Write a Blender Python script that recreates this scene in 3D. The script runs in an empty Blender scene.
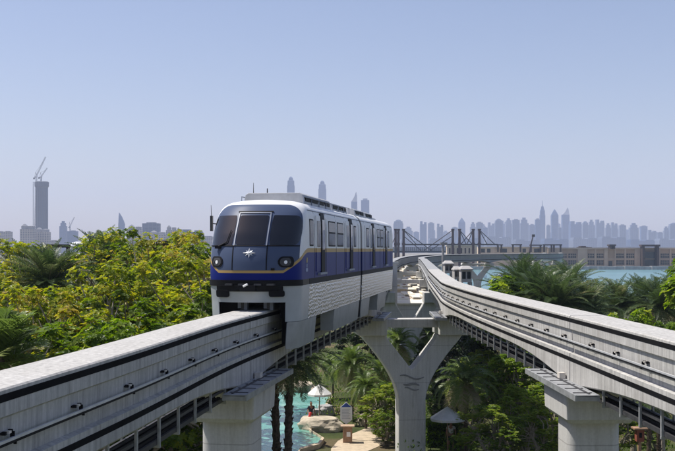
import bpy, bmesh, math, random
from mathutils import Vector, Matrix, noise

R = math.radians
C = bpy.context.scene.collection
sc = bpy.context.scene
F, CX, HY, EYE = 1042.0, 337.5, 250.0, 12.0      # focal length in photo pixels, centre column, horizon row, eye height

# ------------------------------------------------------------------ camera
cam = bpy.data.cameras.new('camera'); camo = bpy.data.objects.new('camera', cam); C.objects.link(camo)
camo.location = (0, 0, EYE); camo.rotation_euler = (R(90), 0, 0)
cam.sensor_width = 36; cam.lens = F / 675 * 36; cam.shift_y = 24.5 / 675
cam.clip_start = 0.3; cam.clip_end = 30000
sc.camera = camo
# ------------------------------------------------------------------ world, sun, exposure
SUN_EL, SUN_AZ = R(60), R(-74)                     # azimuth clockwise from +Y: to the left, a little beyond the train
w = bpy.data.worlds.new('World'); sc.world = w; w.use_nodes = True
nt = w.node_tree
sky = nt.nodes.new('ShaderNodeTexSky'); sky.sky_type = 'NISHITA'; sky.sun_disc = False
sky.sun_elevation = SUN_EL; sky.sun_rotation = SUN_AZ
sky.air_density = 1.0; sky.dust_density = 1.0; sky.ozone_density = 2.0; sky.altitude = 0
bg = nt.nodes['Background']; bg.inputs['Strength'].default_value = 0.088
tint = nt.nodes.new('ShaderNodeMix'); tint.data_type = 'RGBA'; tint.blend_type = 'MULTIPLY'; tint.inputs[0].default_value = 1
tint.inputs[7].default_value = (1.13, 0.98, 1.0, 1)      # a slightly violet, dusty gulf sky
nt.links.new(sky.outputs[0], tint.inputs[6]); nt.links.new(tint.outputs[2], bg.inputs['Color'])
sd = bpy.data.lights.new('sun', 'SUN'); sd.energy = 4.0; sd.angle = R(0.53); sd.color = (1.0, 0.95, 0.86)
so = bpy.data.objects.new('sun', sd); C.objects.link(so)
sv = Vector((math.sin(SUN_AZ) * math.cos(SUN_EL), math.cos(SUN_AZ) * math.cos(SUN_EL), math.sin(SUN_EL)))
so.rotation_euler = sv.to_track_quat('Z', 'Y').to_euler(); so.location = (-40, 20, 80)
sc.view_settings.view_transform = 'Standard'; sc.view_settings.look = 'None'
sc.view_settings.exposure = 0.56; sc.view_settings.gamma = 1; sc.view_settings.use_curve_mapping = False
sc.cycles.use_denoising = True
sc.cycles.max_bounces = 8; sc.cycles.diffuse_bounces = 3; sc.cycles.transparent_max_bounces = 6
sc.cycles.volume_bounces = 1
sc.cycles.sample_clamp_indirect = 4.0; sc.cycles.sample_clamp_direct = 12.0

HAZE_DENSITY = 0.000135

# ------------------------------------------------------------------ helpers
def gx(px, d): return (px - CX) / F * d
def at(px, py, d): return Vector((gx(px, d), d, EYE - (py - HY) / F * d))
def ground(px, py, z=0.0):
    d = (EYE - z) * F / (py - HY)
    return Vector((gx(px, d), d, z))
ORG = {}

def tag(o, label=None, cat=None, group=None, kind=None):
    if label: o['label'] = label
    if cat: o['category'] = cat
    if group: o['group'] = group
    if kind: o['kind'] = kind
    return o

def thing(name, loc, label, cat, group=None):
    o = bpy.data.objects.new(name, None); C.objects.link(o)
    o.location = loc; o.empty_display_size = 0.2
    ORG[o.name] = Vector(loc)
    return tag(o, label, cat, group, 'thing')

def copy_tree(o, parent=None):
    c = o.copy(); C.objects.link(c)
    if parent: c.parent = parent
    for ch in list(o.children): copy_tree(ch, c)
    return c

class MB:
    def __init__(s): s.v = []; s.f = []; s.m = []; s.uvs = None; s.tint = None
    def add(s, vs, fs, m=0):
        b = len(s.v); s.v += [tuple(v) for v in vs]
        s.f += [tuple(i + b for i in f) for f in fs]; s.m += [m] * len(fs)
    def box(s, c, size, rz=0, m=0):
        x, y, z = size[0] / 2, size[1] / 2, size[2] / 2
        ca, sa = math.cos(rz), math.sin(rz)
        vs = []
        for dz in (-z, z):
            for dx, dy in ((-x, -y), (x, -y), (x, y), (-x, y)):
                vs.append((c[0] + dx * ca - dy * sa, c[1] + dx * sa + dy * ca, c[2] + dz))
        s.add(vs, [(3, 2, 1, 0), (4, 5, 6, 7), (0, 1, 5, 4), (1, 2, 6, 5), (2, 3, 7, 6), (3, 0, 4, 7)], m)
        return s
    def bar(s, a, b, r, m=0, n=6): return s.tube([a, b], r, n, m)
    def tube(s, pts, r, n=8, m=0, caps=True):
        pts = [Vector(p) for p in pts]; k = len(pts)
        rs = r if isinstance(r, (list, tuple)) else [r] * k
        t = (pts[1] - pts[0]).normalized()
        a = t.orthogonal().normalized()
        vs = []
        for i, p in enumerate(pts):
            if i == 0: tn = pts[1] - pts[0]
            elif i == k - 1: tn = pts[-1] - pts[-2]
            else: tn = pts[i + 1] - pts[i - 1]
            tn.normalize()
            a = (a - tn * a.dot(tn))
            a = a.normalized() if a.length > 1e-6 else tn.orthogonal().normalized()
            b = tn.cross(a)
            for j in range(n):
                q = 2 * math.pi * j / n
                vs.append(p + (a * math.cos(q) + b * math.sin(q)) * rs[i])
        fs = [(i * n + j, i * n + (j + 1) % n, (i + 1) * n + (j + 1) % n, (i + 1) * n + j) for i in range(k - 1) for j in range(n)]
        if caps: fs += [tuple(range(n - 1, -1, -1)), tuple(range((k - 1) * n, k * n))]
        s.add(vs, fs, m); return s
    def extrude(s, poly, vec, m=0):
        poly = [Vector(p) for p in poly]; vec = Vector(vec); n = len(poly)
        vs = poly + [p + vec for p in poly]
        fs = [tuple(range(n - 1, -1, -1)), tuple(range(n, 2 * n))] + [(i, (i + 1) % n, n + (i + 1) % n, n + i) for i in range(n)]
        s.add(vs, fs, m); return s
    def loft(s, rings, m=0, caps=True, closed=True):
        n = len(rings[0]); vs = [p for r in rings for p in r]; fs = []
        for i in range(len(rings) - 1):
            for j in range(n if closed else n - 1):
                fs.append((i * n + j, i * n + (j + 1) % n, (i + 1) * n + (j + 1) % n, (i + 1) * n + j))
        if caps: fs += [tuple(range(n - 1, -1, -1)), tuple(range((len(rings) - 1) * n, len(rings) * n))]
        s.add(vs, fs, m); return s
    def build(s, name, mats, parent=None, loc=None, smooth=False, bevel=0.0, fix=True):
        org = ORG[parent.name] if parent else Vector(loc or (0, 0, 0))
        me = bpy.data.meshes.new(name)
        ox, oy, oz = org
        me.from_pydata([(x - ox, y - oy, z - oz) for x, y, z in s.v], [], s.f)
        if not isinstance(mats, (list, tuple)): mats = [mats]
        for m in mats: me.materials.append(m)
        if len(mats) > 1: me.polygons.foreach_set('material_index', s.m)
        if s.uvs:
            uv = me.uv_layers.new(name='paint')
            for l in me.loops: uv.data[l.index].uv = s.uvs[l.vertex_index]
        if s.tint:
            a = me.attributes.new('tint', 'FLOAT', 'POINT'); a.data.foreach_set('value', s.tint)
        if fix and not s.tint:
            bm = bmesh.new(); bm.from_mesh(me); bmesh.ops.recalc_face_normals(bm, faces=bm.faces); bm.to_mesh(me); bm.free()
        if smooth:
            me.polygons.foreach_set('use_smooth', [True] * len(me.polygons))
            if smooth != 'all': me.set_sharp_from_angle(angle=R(38))
        me.update()
        o = bpy.data.objects.new(name, me); C.objects.link(o)
        if parent: o.parent = parent
        else: o.location = org
        ORG[o.name] = org
        if bevel:
            b = o.modifiers.new('bevel', 'BEVEL'); b.width = bevel; b.segments = 2; b.limit_method = 'ANGLE'; b.angle_limit = R(40)
        return o

# ------------------------------------------------------------------ materials
def newmat(name):
    m = bpy.data.materials.new(name); m.use_nodes = True
    return m, m.node_tree, m.node_tree.nodes['Principled BSDF']
def node(t, kind, **kw):
    n = t.nodes.new(kind)
    for k, v in kw.items(): setattr(n, k, v)
    return n
def mathn(t, op, a, b=None, clamp=False):
    n = t.nodes.new('ShaderNodeMath'); n.operation = op; n.use_clamp = clamp
    for i, x in enumerate((a, b)):
        if x is None: continue
        if isinstance(x, (int, float)): n.inputs[i].default_value = x
        else: t.links.new(x, n.inputs[i])
    return n.outputs[0]
def mixc(t, fac, a, b):
    n = t.nodes.new('ShaderNodeMix'); n.data_type = 'RGBA'
    for i, x in ((0, fac), (6, a), (7, b)):
        if isinstance(x, (int, float)): n.inputs[i].default_value = x
        elif isinstance(x, tuple): n.inputs[i].default_value = (*x, 1) if len(x) == 3 else x
        else: t.links.new(x, n.inputs[i])
    return n.outputs[2]
def coords(t, scale=(1, 1, 1), geo=False):
    mp = t.nodes.new('ShaderNodeMapping'); mp.inputs['Scale'].default_value = scale
    if geo: t.links.new(t.nodes.new('ShaderNodeNewGeometry').outputs['Position'], mp.inputs['Vector'])
    else: t.links.new(t.nodes.new('ShaderNodeTexCoord').outputs['Object'], mp.inputs['Vector'])
    return mp.outputs[0]
def noisen(t, vec, scale, detail=5, rough=0.55):
    n = t.nodes.new('ShaderNodeTexNoise'); n.inputs['Scale'].default_value = scale
    n.inputs['Detail'].default_value = detail; n.inputs['Roughness'].default_value = rough
    t.links.new(vec, n.inputs['Vector']); return n.outputs['Fac']
def ramp(t, fac, stops):
    r = t.nodes.new('ShaderNodeValToRGB'); t.links.new(fac, r.inputs[0])
    e = r.color_ramp.elements
    while len(e) < len(stops): e.new(0.5)
    for el, (p, c) in zip(e, stops): el.position = p; el.color = (*c, 1)
    return r.outputs[0]
def bump(t, p, h, strength, dist):
    b = t.nodes.new('ShaderNodeBump'); b.inputs['Strength'].default_value = strength; b.inputs['Distance'].default_value = dist
    t.links.new(h, b.inputs['Height']); t.links.new(b.outputs[0], p.inputs['Normal'])
def simple(name, col, rough=0.6, metal=0.0, var=0.25, scale=3.0, spec=0.5, bmp=0.0):
    m, t, p = newmat(name)
    p.inputs['Roughness'].default_value = rough; p.inputs['Metallic'].default_value = metal
    p.inputs['Specular IOR Level'].default_value = spec
    f = noisen(t, coords(t), scale)
    lo = tuple(c * (1 - var) for c in col); hi = tuple(min(1, c * (1 + var)) for c in col)
    t.links.new(ramp(t, f, [(0.3, lo), (0.7, hi)]), p.inputs['Base Color'])
    if bmp: bump(t, p, f, bmp, 0.02)
    return m
def concrete(name, col, streak=0.25, joints=False):
    m, t, p = newmat(name)
    p.inputs['Roughness'].default_value = 0.82; p.inputs['Specular IOR Level'].default_value = 0.3
    big = noisen(t, coords(t, (1, 1, 1)), 0.45, 4)
    st = noisen(t, coords(t, (6, 6, 0.22)), 1.5, 7, 0.7)
    fine = noisen(t, coords(t, (1, 1, 1)), 14, 6, 0.7)
    a = ramp(t, st, [(0.35, tuple(c * (1 - streak) for c in col)), (0.62, col)])
    drip = noisen(t, coords(t, (2.2, 2.2, 0.3)), 0.8, 5, 0.75)
    a = mixc(t, ramp(t, drip, [(0.56, (0, 0, 0)), (0.74, (0.5, 0.5, 0.5))]), a, (0.2, 0.17, 0.13))
    if joints:
        sz = t.nodes.new('ShaderNodeSeparateXYZ'); t.links.new(coords(t, (1, 1, 1)), sz.inputs[0])
        fr = mathn(t, 'FRACT', mathn(t, 'DIVIDE', sz.outputs[2], 2.15))
        a = mixc(t, mathn(t, 'MULTIPLY', mathn(t, 'LESS_THAN', fr, 0.014), 0.45), a, (0.16, 0.15, 0.14))
    else:
        lo = noisen(t, coords(t, (7, 0.12, 3)), 1.4, 4, 0.6)
        a = mixc(t, ramp(t, lo, [(0.45, (0, 0, 0)), (0.7, (0.28, 0.28, 0.28))]), a, (0.3, 0.29, 0.28))
    b = ramp(t, big, [(0.3, (0.92, 0.915, 0.9)), (0.7, (1.05, 1.05, 1.05))])
    mul = t.nodes.new('ShaderNodeMix'); mul.data_type = 'RGBA'; mul.blend_type = 'MULTIPLY'; mul.inputs[0].default_value = 1
    t.links.new(a, mul.inputs[6]); t.links.new(b, mul.inputs[7])
    mul2 = t.nodes.new('ShaderNodeMix'); mul2.data_type = 'RGBA'; mul2.blend_type = 'MULTIPLY'; mul2.inputs[0].default_value = 1
    t.links.new(mul.outputs[2], mul2.inputs[6])
    t.links.new(ramp(t, fine, [(0.3, (0.9, 0.9, 0.9)), (0.7, (1.06, 1.06, 1.06))]), mul2.inputs[7])
    t.links.new(mul2.outputs[2], p.inputs['Base Color'])
    bump(t, p, fine, 0.25, 0.01)
    return m
def leafmat(name, stops, trans=0.42, rough=0.45):
    m, t, p = newmat(name)
    at_ = node(t, 'ShaderNodeAttribute', attribute_name='tint')
    oi = t.nodes.new('ShaderNodeObjectInfo')
    f = mathn(t, 'ADD', at_.outputs['Fac'], mathn(t, 'MULTIPLY', mathn(t, 'SUBTRACT', oi.outputs['Random'], 0.5), 0.22), clamp=True)
    col = ramp(t, f, stops)
    t.links.new(col, p.inputs['Base Color']); p.inputs['Roughness'].default_value = rough
    p.inputs['Specular IOR Level'].default_value = 0.35
    tr = t.nodes.new('ShaderNodeBsdfTranslucent')
    hs = t.nodes.new('ShaderNodeHueSaturation'); hs.inputs['Value'].default_value = 1.55; hs.inputs['Saturation'].default_value = 1.1
    t.links.new(col, hs.inputs['Color']); t.links.new(hs.outputs[0], tr.inputs['Color'])
    mx = t.nodes.new('ShaderNodeMixShader'); mx.inputs[0].default_value = trans
    t.links.new(p.outputs[0], mx.inputs[1]); t.links.new(tr.outputs[0], mx.inputs[2])
    t.links.new(mx.outputs[0], t.nodes['Material Output'].inputs['Surface'])
    return m

M = {}
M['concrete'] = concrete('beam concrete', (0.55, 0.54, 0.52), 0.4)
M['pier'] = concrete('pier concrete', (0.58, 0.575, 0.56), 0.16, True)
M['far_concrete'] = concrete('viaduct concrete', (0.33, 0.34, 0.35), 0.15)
M['rubber'] = simple('rubber tyre marks', (0.008, 0.008, 0.009), 0.9, 0, 0.4, 2.0, 0.08)
M['alu'] = simple('conductor aluminium', (0.62, 0.63, 0.65), 0.4, 0.35, 0.15)
M['black'] = simple('black plastic', (0.012, 0.012, 0.014), 0.6, 0, 0.3, 3, 0.12)
M['steel'] = simple('galvanised steel', (0.36, 0.37, 0.38), 0.5, 0.4, 0.25, 4)
M['dark_steel'] = simple('dark steel', (0.06, 0.06, 0.065), 0.55, 0.3, 0.3, 4)
M['insul'] = simple('pale insulator', (0.6, 0.56, 0.5), 0.5)
M['carve'] = simple('carved shadow paint', (0.24, 0.24, 0.24), 0.9)
M['white'] = simple('white paint', (0.78, 0.79, 0.8), 0.35, 0, 0.05)
M['canvas'] = simple('canvas', (0.72, 0.71, 0.68), 0.9, 0, 0.1)
M['wood'] = simple('weathered wood', (0.33, 0.2, 0.12), 0.7, 0, 0.3, 5)
M['blue_sign'] = simple('blue sign paint', (0.03, 0.09, 0.4), 0.4)
M['stone'] = simple('pale boulder stone', (0.46, 0.4, 0.31), 0.9, 0, 0.35, 1.6, 0.3, 0.6)
M['beige'] = simple('beige render', (0.6, 0.5, 0.39), 0.9, 0, 0.15, 0.4)
M['cream'] = simple('cream render', (0.74, 0.68, 0.56), 0.9, 0, 0.15, 0.4)
M['hotel'] = simple('sand coloured stone', (0.42, 0.31, 0.225), 0.9, 0, 0.15, 0.15)
M['hotel_trim'] = simple('pale sand trim', (0.52, 0.42, 0.33), 0.9, 0, 0.1, 0.2)
M['dark_glass'] = simple('dark window glass', (0.02, 0.028, 0.035), 0.12, 0, 0.4, 0.3)
M['dark_frame'] = simple('dark brown timber', (0.045, 0.03, 0.026), 0.7)
M['mast'] = simple('red brown mast steel', (0.06, 0.022, 0.018), 0.7, 0.0)
M['grey_wall'] = simple('grey render', (0.36, 0.35, 0.34), 0.9, 0, 0.2, 0.6)
M['path'] = simple('sand coloured paving', (0.5, 0.41, 0.3), 0.9, 0, 0.2, 2.5, 0.3, 0.4)
M['skin'] = simple('brown skin', (0.28, 0.15, 0.09), 0.55)
M['hair'] = simple('black hair', (0.012, 0.01, 0.009), 0.6)
M['red'] = simple('red foam', (0.55, 0.03, 0.03), 0.5)
M['dark_cloth'] = simple('dark cloth', (0.025, 0.03, 0.045), 0.9)
M['white_cloth'] = simple('white cloth', (0.6, 0.6, 0.6), 0.9)
M['trunk'] = simple('palm bark', (0.1, 0.075, 0.055), 0.95, 0, 0.55, 9, 0.2, 1.0)
M['bark'] = simple('grey bark', (0.3, 0.26, 0.21), 0.95, 0, 0.35, 6, 0.2, 0.6)
M['hull'] = simple('boat gelcoat', (0.8, 0.8, 0.8), 0.25, 0, 0.03)

def ground_mat():
    m, t, p = newmat('garden soil and grass')
    p.inputs['Roughness'].default_value = 0.95; p.inputs['Specular IOR Level'].default_value = 0.15
    v = coords(t, (1, 1, 1), True)
    c = ramp(t, noisen(t, v, 0.12, 6, 0.6), [(0.35, (0.035, 0.05, 0.018)), (0.5, (0.06, 0.075, 0.025)), (0.62, (0.13, 0.1, 0.06)), (0.75, (0.05, 0.06, 0.02))])
    t.links.new(c, p.inputs['Base Color']); bump(t, p, noisen(t, v, 2.5, 6), 0.7, 0.15)
    return m
M['ground'] = ground_mat()
def far_land_mat():
    m, t, p = newmat('far shore land'); p.inputs['Roughness'].default_value = 1
    c = ramp(t, noisen(t, coords(t, (1, 1, 1), True), 0.02, 5), [(0.35, (0.06, 0.08, 0.045)), (0.6, (0.3, 0.25, 0.18))])
    t.links.new(c, p.inputs['Base Color']); return m
M['far_land'] = far_land_mat()
def water_mat(name, deep, rough, sc_, strength, pale=None):
    m, t, p = newmat(name)
    p.inputs['Roughness'].default_value = rough
    v = coords(t, (1, 1, 1), True)
    if pale:
        wv = node(t, 'ShaderNodeTexVoronoi', feature='SMOOTH_F1'); wv.inputs['Scale'].default_value = 0.9; wv.inputs['Smoothness'].default_value = 0.6
        n2 = noisen(t, v, 0.8, 3)
        mxv = t.nodes.new('ShaderNodeMix'); mxv.data_type = 'VECTOR'; mxv.inputs[0].default_value = 0.35
        t.links.new(v, mxv.inputs[4])
        nn = t.nodes.new('ShaderNodeTexNoise'); nn.inputs['Scale'].default_value = 1.2; t.links.new(v, nn.inputs['Vector']); t.links.new(nn.outputs['Color'], mxv.inputs[5])
        t.links.new(mxv.outputs[1], wv.inputs['Vector'])
        c = ramp(t, wv.outputs['Distance'], [(0.1, deep), (0.55, tuple((a + b) / 2 for a, b in zip(deep, pale))), (0.8, pale)])
    else:
        c = ramp(t, noisen(t, coords(t, (0.3, 1, 1), True), 0.02, 5), [(0.3, deep), (0.7, tuple(x * 1.35 for x in deep))])
    t.links.new(c, p.inputs['Base Color'])
    bump(t, p, noisen(t, v, sc_, 4), strength, 0.25)
    return m
M['sea'] = water_mat('lagoon water', (0.1, 0.2, 0.215), 0.3, 0.35, 0.5)
M['pool'] = water_mat('pool water', (0.05, 0.27, 0.22), 0.08, 2.4, 0.4, (0.26, 0.52, 0.44))

# leaves
M['leaf_lime'] = leafmat('yellow green almond leaves', [(0.0, (0.04, 0.08, 0.012)), (0.3, (0.1, 0.16, 0.016)), (0.65, (0.23, 0.28, 0.03)), (0.92, (0.38, 0.37, 0.04)), (1.0, (0.36, 0.29, 0.06))], 0.5)
M['leaf_green'] = leafmat('fresh green leaves', [(0.0, (0.035, 0.07, 0.01)), (0.5, (0.1, 0.17, 0.018)), (0.85, (0.19, 0.27, 0.028)), (1.0, (0.28, 0.32, 0.05))], 0.5)
M['leaf_dark'] = leafmat('shade-darkened green leaves', [(0.0, (0.015, 0.03, 0.01)), (0.6, (0.035, 0.06, 0.016)), (1.0, (0.08, 0.11, 0.03))], 0.3)  # shade under the tracks is put into this leaf colour
M['frond'] = leafmat('grey green palm leaflets', [(0.0, (0.036, 0.066, 0.024)), (0.5, (0.08, 0.12, 0.042)), (0.85, (0.18, 0.21, 0.085)), (0.94, (0.4, 0.33, 0.2)), (1.0, (0.42, 0.35, 0.24))], 0.3, 0.42)
M['frond_green'] = leafmat('bright palm leaflets', [(0.0, (0.06, 0.1, 0.025)), (0.6, (0.15, 0.21, 0.05)), (0.9, (0.28, 0.31, 0.11)), (1.0, (0.46, 0.38, 0.27))], 0.38, 0.4)

# ------------------------------------------------------------------ the setting: sea, land, pool, path
def slab(name, poly, z, mat, zb=None):
    mb = MB()
    mb.add([(x, y, z) for x, y in poly], [tuple(range(len(poly)))])
    if zb is not None:
        n = len(poly)
        b = len(mb.v)
        mb.add([(x, y, z) for x, y in poly] + [(x, y, zb) for x, y in poly], [(i, (i + 1) % n, n + (i + 1) % n, n + i) for i in range(n)])
    o = mb.build(name, mat); o['kind'] = 'structure'
    return o
slab('water', [(-6500, -60), (6500, -60), (6500, 8500), (-6500, 8500)], -1.0, M['sea'])
random.seed(3)
shore = [(-260, 690), (-300, -55), (170, -55), (165, 60), (120, 110), (90, 160), (66, 200), (74, 235), (66, 290), (40, 300), (22, 268), (0, 330), (-30, 420), (-60, 560), (-120, 640)]
slab('ground', shore, 0.0, M['ground'], -3)
slab('far_shore', [(-6400, 695), (6400, 695), (6400, 8400), (-6400, 8400)], 0.0, M['far_land'], -3)

pool_pts = [(170, 480), (188, 430), (196, 408), (215, 396), (262, 388), (300, 388), (324, 393), (331, 400), (324, 409), (312, 415), (306, 422), (309, 433), (322, 441), (318, 447), (300, 452), (284, 480)]
pool_xy = [ground(px, py).to_2d() for px, py in pool_pts]
slab('pool_water', [tuple(p) for p in pool_xy], 0.12, M['pool'])
slab('path', [tuple(ground(px, py).to_2d()) for px, py in [(330, 480), (331, 449), (338, 441), (352, 434), (372, 426), (384, 428), (392, 436), (380, 446), (366, 452), (362, 480)]], 0.02, M['path'])
mb = MB()
ring = [Vector((p[0], p[1], 0)) for p in pool_xy]
nn_ = len(ring)
cen = sum(ring, Vector()) / nn_
prof = []
for p in ring:
    o = (p - cen).normalized() * 0.45
    prof.append([p + Vector((0, 0, -0.05)), p + Vector((0, 0, 0.28)), p + o + Vector((0, 0, 0.28)), p + o + Vector((0, 0, -0.05))])
prof.append(prof[0]); mb.loft(prof, caps=False)
kerb = mb.build('pool_kerb', M['path'], bevel=0.04); kerb['kind'] = 'structure'

# ------------------------------------------------------------------ guideway paths
def zrel(d):
    pts = [(0, -1.9), (68, -1.9), (89, -1.78), (123, -1.62), (150, -1.45), (184, -1.25), (208, -0.98), (235, -0.92), (500, -0.92)]
    for (a, za), (b, zb) in zip(pts, pts[1:]):
        if d <= b: return za + (zb - za) * (d - a) / (b - a)
    return -0.92
def spline(ctrl, step=0.75):
    P = [Vector((x, y, 0)) for x, y in ctrl]
    P = [P[0] * 2 - P[1]] + P + [P[-1] * 2 - P[-2]]
    out = []
    for i in range(1, len(P) - 2):
        a, b, c, d = P[i - 1:i + 3]
        n = max(2, int((c - b).length / step))
        for k in range(n):
            t = k / n
            # centripetal-like: scale tangents by local spacing
            l0, l1, l2 = (b - a).length, (c - b).length, (d - c).length
            m1 = ((b - a) / l0 * l1 + (c - b) / l1 * l0) / (l0 + l1) * l1
            m2 = ((c - b) / l1 * l2 + (d - c) / l2 * l1) / (l1 + l2) * l1
            h = (2 * t**3 - 3 * t**2 + 1) * b + (t**3 - 2 * t**2 + t) * m1 + (-2 * t**3 + 3 * t**2) * c + (t**3 - t**2) * m2
            out.append(h)
    out.append(P[-2])
    # smooth height
    for p in out: p.z = EYE + (zrel(p.y - 4) + zrel(p.y) + zrel(p.y + 4)) / 3
    return out
HEAD = 0.159
def lx(d): return -2.75 + HEAD * (d - 32.2)
left_ctrl = [(-6.6, 2), (-5.75, 9), (-5.08, 14.5), (-4.4, 19.5), (-3.42, 28), (lx(36), 36), (lx(48), 48), (lx(60), 60), (3.2, 79), (4.7, 102), (6.2, 128), (8.5, 156), (11.0, 181), (15.8, 206.3), (24.4, 227), (39.6, 259), (57.6, 292), (62.3, 314), (66.8, 337), (71.5, 361)]
right_ctrl = [(8.0, 2), (7.75, 12), (7.5, 22), (7.25, 31), (6.95, 40), (6.68, 52), (6.78, 62), (7.25, 70), (8.4, 89), (10.75, 123), (13.0, 156), (15.1, 184), (20.2, 205), (28.6, 225), (43.8, 257), (61.9, 290), (66.8, 312), (71.4, 335), (76, 360)]
PL, PR = spline(left_ctrl), spline(right_ctrl)
def frames(path):
    fr = []; s = 0
    for i, p in enumerate(path):
        a, b = path[max(0, i - 1)], path[min(len(path) - 1, i + 1)]
        t = (b - a); t.z = 0; t.normalize()
        if i: s += (p - path[i - 1]).length
        fr.append((p, Vector((t.y, -t.x, 0)), t, s))
    return fr
FL, FR = frames(PL), frames(PR)
PIER_Y = [-2, 30.5, 61, 95, 130, 165, 200, 238, 284, 334]
def nearest(fr, y): return min(range(len(fr)), key=lambda i: abs(fr[i][0].y - y))

def sweep(mb, fr, prof, m=0):
    rings = []
    for p, r, t, s in fr:
        pr = prof(s) if callable(prof) else prof
        rings.append([p + r * u + Vector((0, 0, wv)) for u, wv in pr])
    mb.loft(rings, m)

def beam_span(fr, i0, i1, label, side, detail):
    seg = fr[i0:i1 + 1]
    s0, s1 = seg[0][3], seg[-1][3]
    # pull the ends 2 cm apart for the joint
    seg = [list(x) for x in seg]
    seg[0][0] = seg[0][0] + seg[0][2] * 0.03; seg[-1][0] = seg[-1][0] - seg[-1][2] * 0.03
    root = thing('guideway_beam', seg[len(seg) // 2][0], label, 'guideway beam', 'concrete guideway beam spans')
    def haunch(s):
        t = min(s - s0, s1 - s); return 0.5 * max(0, 1 - t / 9.0) ** 2
    H = 0.53
    def prof(s):
        b = -1.55 - haunch(s)
        half = [(H - 0.03, 0), (H, -0.025), (H, -0.385), (H - 0.03, -0.395), (H - 0.065, -0.43), (H - 0.075, -0.79), (H - 0.115, -0.815), (H - 0.12, -1.065), (H, -1.095), (H, b + 0.04), (H - 0.04, b)]
        return half + [(-u, z) for u, z in reversed(half)]
    mb = MB(); sweep(mb, seg, prof)
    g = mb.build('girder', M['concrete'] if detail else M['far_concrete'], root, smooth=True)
    mb = MB()
    for sgn in (1, -1):
        for z0, z1 in ((-0.075, -0.185), (-1.2, -1.315)):
            sweep(mb, seg, [(sgn * (H - 0.01), z0), (sgn * (H + 0.005), z0), (sgn * (H + 0.005), z1), (sgn * (H - 0.01), z1)])
    mb.build('guide_track', M['rubber'], root)
    if detail == 0: return root
    for sgn in ((1, -1) if detail > 1 else (side,)):
        mb = MB()
        u0, u1 = sorted((sgn * (H + 0.03), sgn * (H + 0.075)))
        sweep(mb, seg, [(u0, -0.69), (u1, -0.69), (u1, -0.728), (u0, -0.728)])
        sweep(mb, seg, [(u0 - .006, -0.732), (u1 + .006, -0.732), (u1 + .006, -0.765), (u0 - .006, -0.765)], 1)
        rail = mb.build('conductor_rail', [M['alu'], M['black']], root)
        if sgn != side: continue
        step = 3                                                   # bracket every third sample (about 2.2 m)
        for k in range(1, len(seg) - 1, step):
            p, r, t, s = seg[k]
            mb = MB(); rz = math.atan2(t.y, t.x)
            V = lambda a, b, z: p + r * sgn * (H - 0.03 + b) + t * a + Vector((0, 0, z))
            mb.box(V(0, -0.02, -0.63), (0.25, 0.05, 0.03), rz, 0)
            mb.box(V(-.1, 0.01, -0.625), (0.04, 0.06, 0.05), rz, 0); mb.box(V(0.0, 0.02, -0.62), (0.08, 0.07, 0.035), rz, 1); mb.box(V(.1, 0.01, -0.625), (0.04, 0.06, 0.055), rz, 0)
            mb.box(V(.1, 0.04, -0.69), (0.03, 0.06, 0.13), rz, 0); mb.box(V(.1, 0.08, -0.775), (0.03, 0.04, 0.05), rz, 0)
            mb.build('rail_bracket', [M['black'], M['insul']], rail)
    # cable tray hung under the beam
    inner = [x for x in seg if 2.2 < x[3] - s0 < (s1 - s0) - 2.2]
    mb = MB()
    for u in (0.34, -0.34):
        for z0, z1 in ((-1.83, -1.9), (-2.06, -2.16)):
            sweep(mb, inner, [(u - .03, z0), (u + .03, z0), (u + .03, z1), (u - .03, z1)])
    sweep(mb, inner, [(-.3, -2.1), (.3, -2.1), (.3, -2.13), (-.3, -2.13)])
    for k in range(4):
        sweep(mb, inner, [(-.22 + .14 * k, -2.04), (-.14 + .14 * k, -2.04), (-.14 + .14 * k, -2.098), (-.22 + .14 * k, -2.098)], 1)
    tray = mb.build('cable_tray', [M['dark_steel'], M['black']], root)
    for k in range(0, len(inner), 2):
        p, r, t, s = inner[k]; rz = math.atan2(t.y, t.x)
        mb = MB()
        for u in (0.40, -0.40):
            mb.box(p + r * u + Vector((0, 0, -1.86)), (0.09, 0.05, 0.74), rz)
        mb.box(p + Vector((0, 0, -2.2)), (0.08, 0.86, 0.05), rz)
        mb.build('hanger', M['steel'], tray)
    return root

def span_labels(which):
    t = 'carrying the train' if which == 'L' else 'on the empty track'
    if which == 'L':
        return ['grey concrete beam running out from the train nose past the yellow-green trees',
                'concrete beam under the white and blue train, between round pier and Y-shaped pier',
                'concrete beam just behind the train, leaving the Y-shaped pier',
                'curving concrete beam emerging beyond the rear of the train',
                'shaded far beam of the train track bending toward the lagoon',
                'far beam of the train track, hidden mostly behind the empty track viaduct',
                'far beam of the train track behind the viaduct, before the seaside hotel',
                'last but one far beam of the train track, behind the viaduct end', 'last far beam of the train track beside the lagoon']
    return ['sunlit empty concrete beam above the single round pier on the empty track side, closest span',
            'sunlit empty concrete beam between the round pier and the Y-shaped pier, with its clamped rail',
            'empty concrete beam curving away just past the Y-shaped pier',
            'empty concrete beam at the crest where the track swings toward the lagoon',
            'grey viaduct beam of the empty track behind the grey cabins',
            'grey viaduct beam above the white boat',
            'grey viaduct beam in front of the beige wall with dark pergolas',
            'grey viaduct beam end beside the seaside hotel', 'last far beam of the empty track beside the lagoon']
for fr, which, side in ((FL, 'L', 1), (FR, 'R', -1)):
    idx = [nearest(fr, y) for y in PIER_Y]
    labs = span_labels(which)
    for k in range(len(idx) - 1):
        beam_span(fr, idx[k], idx[k + 1], labs[k], side, 2 if k < 2 else (1 if k == 2 else 0))

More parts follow.
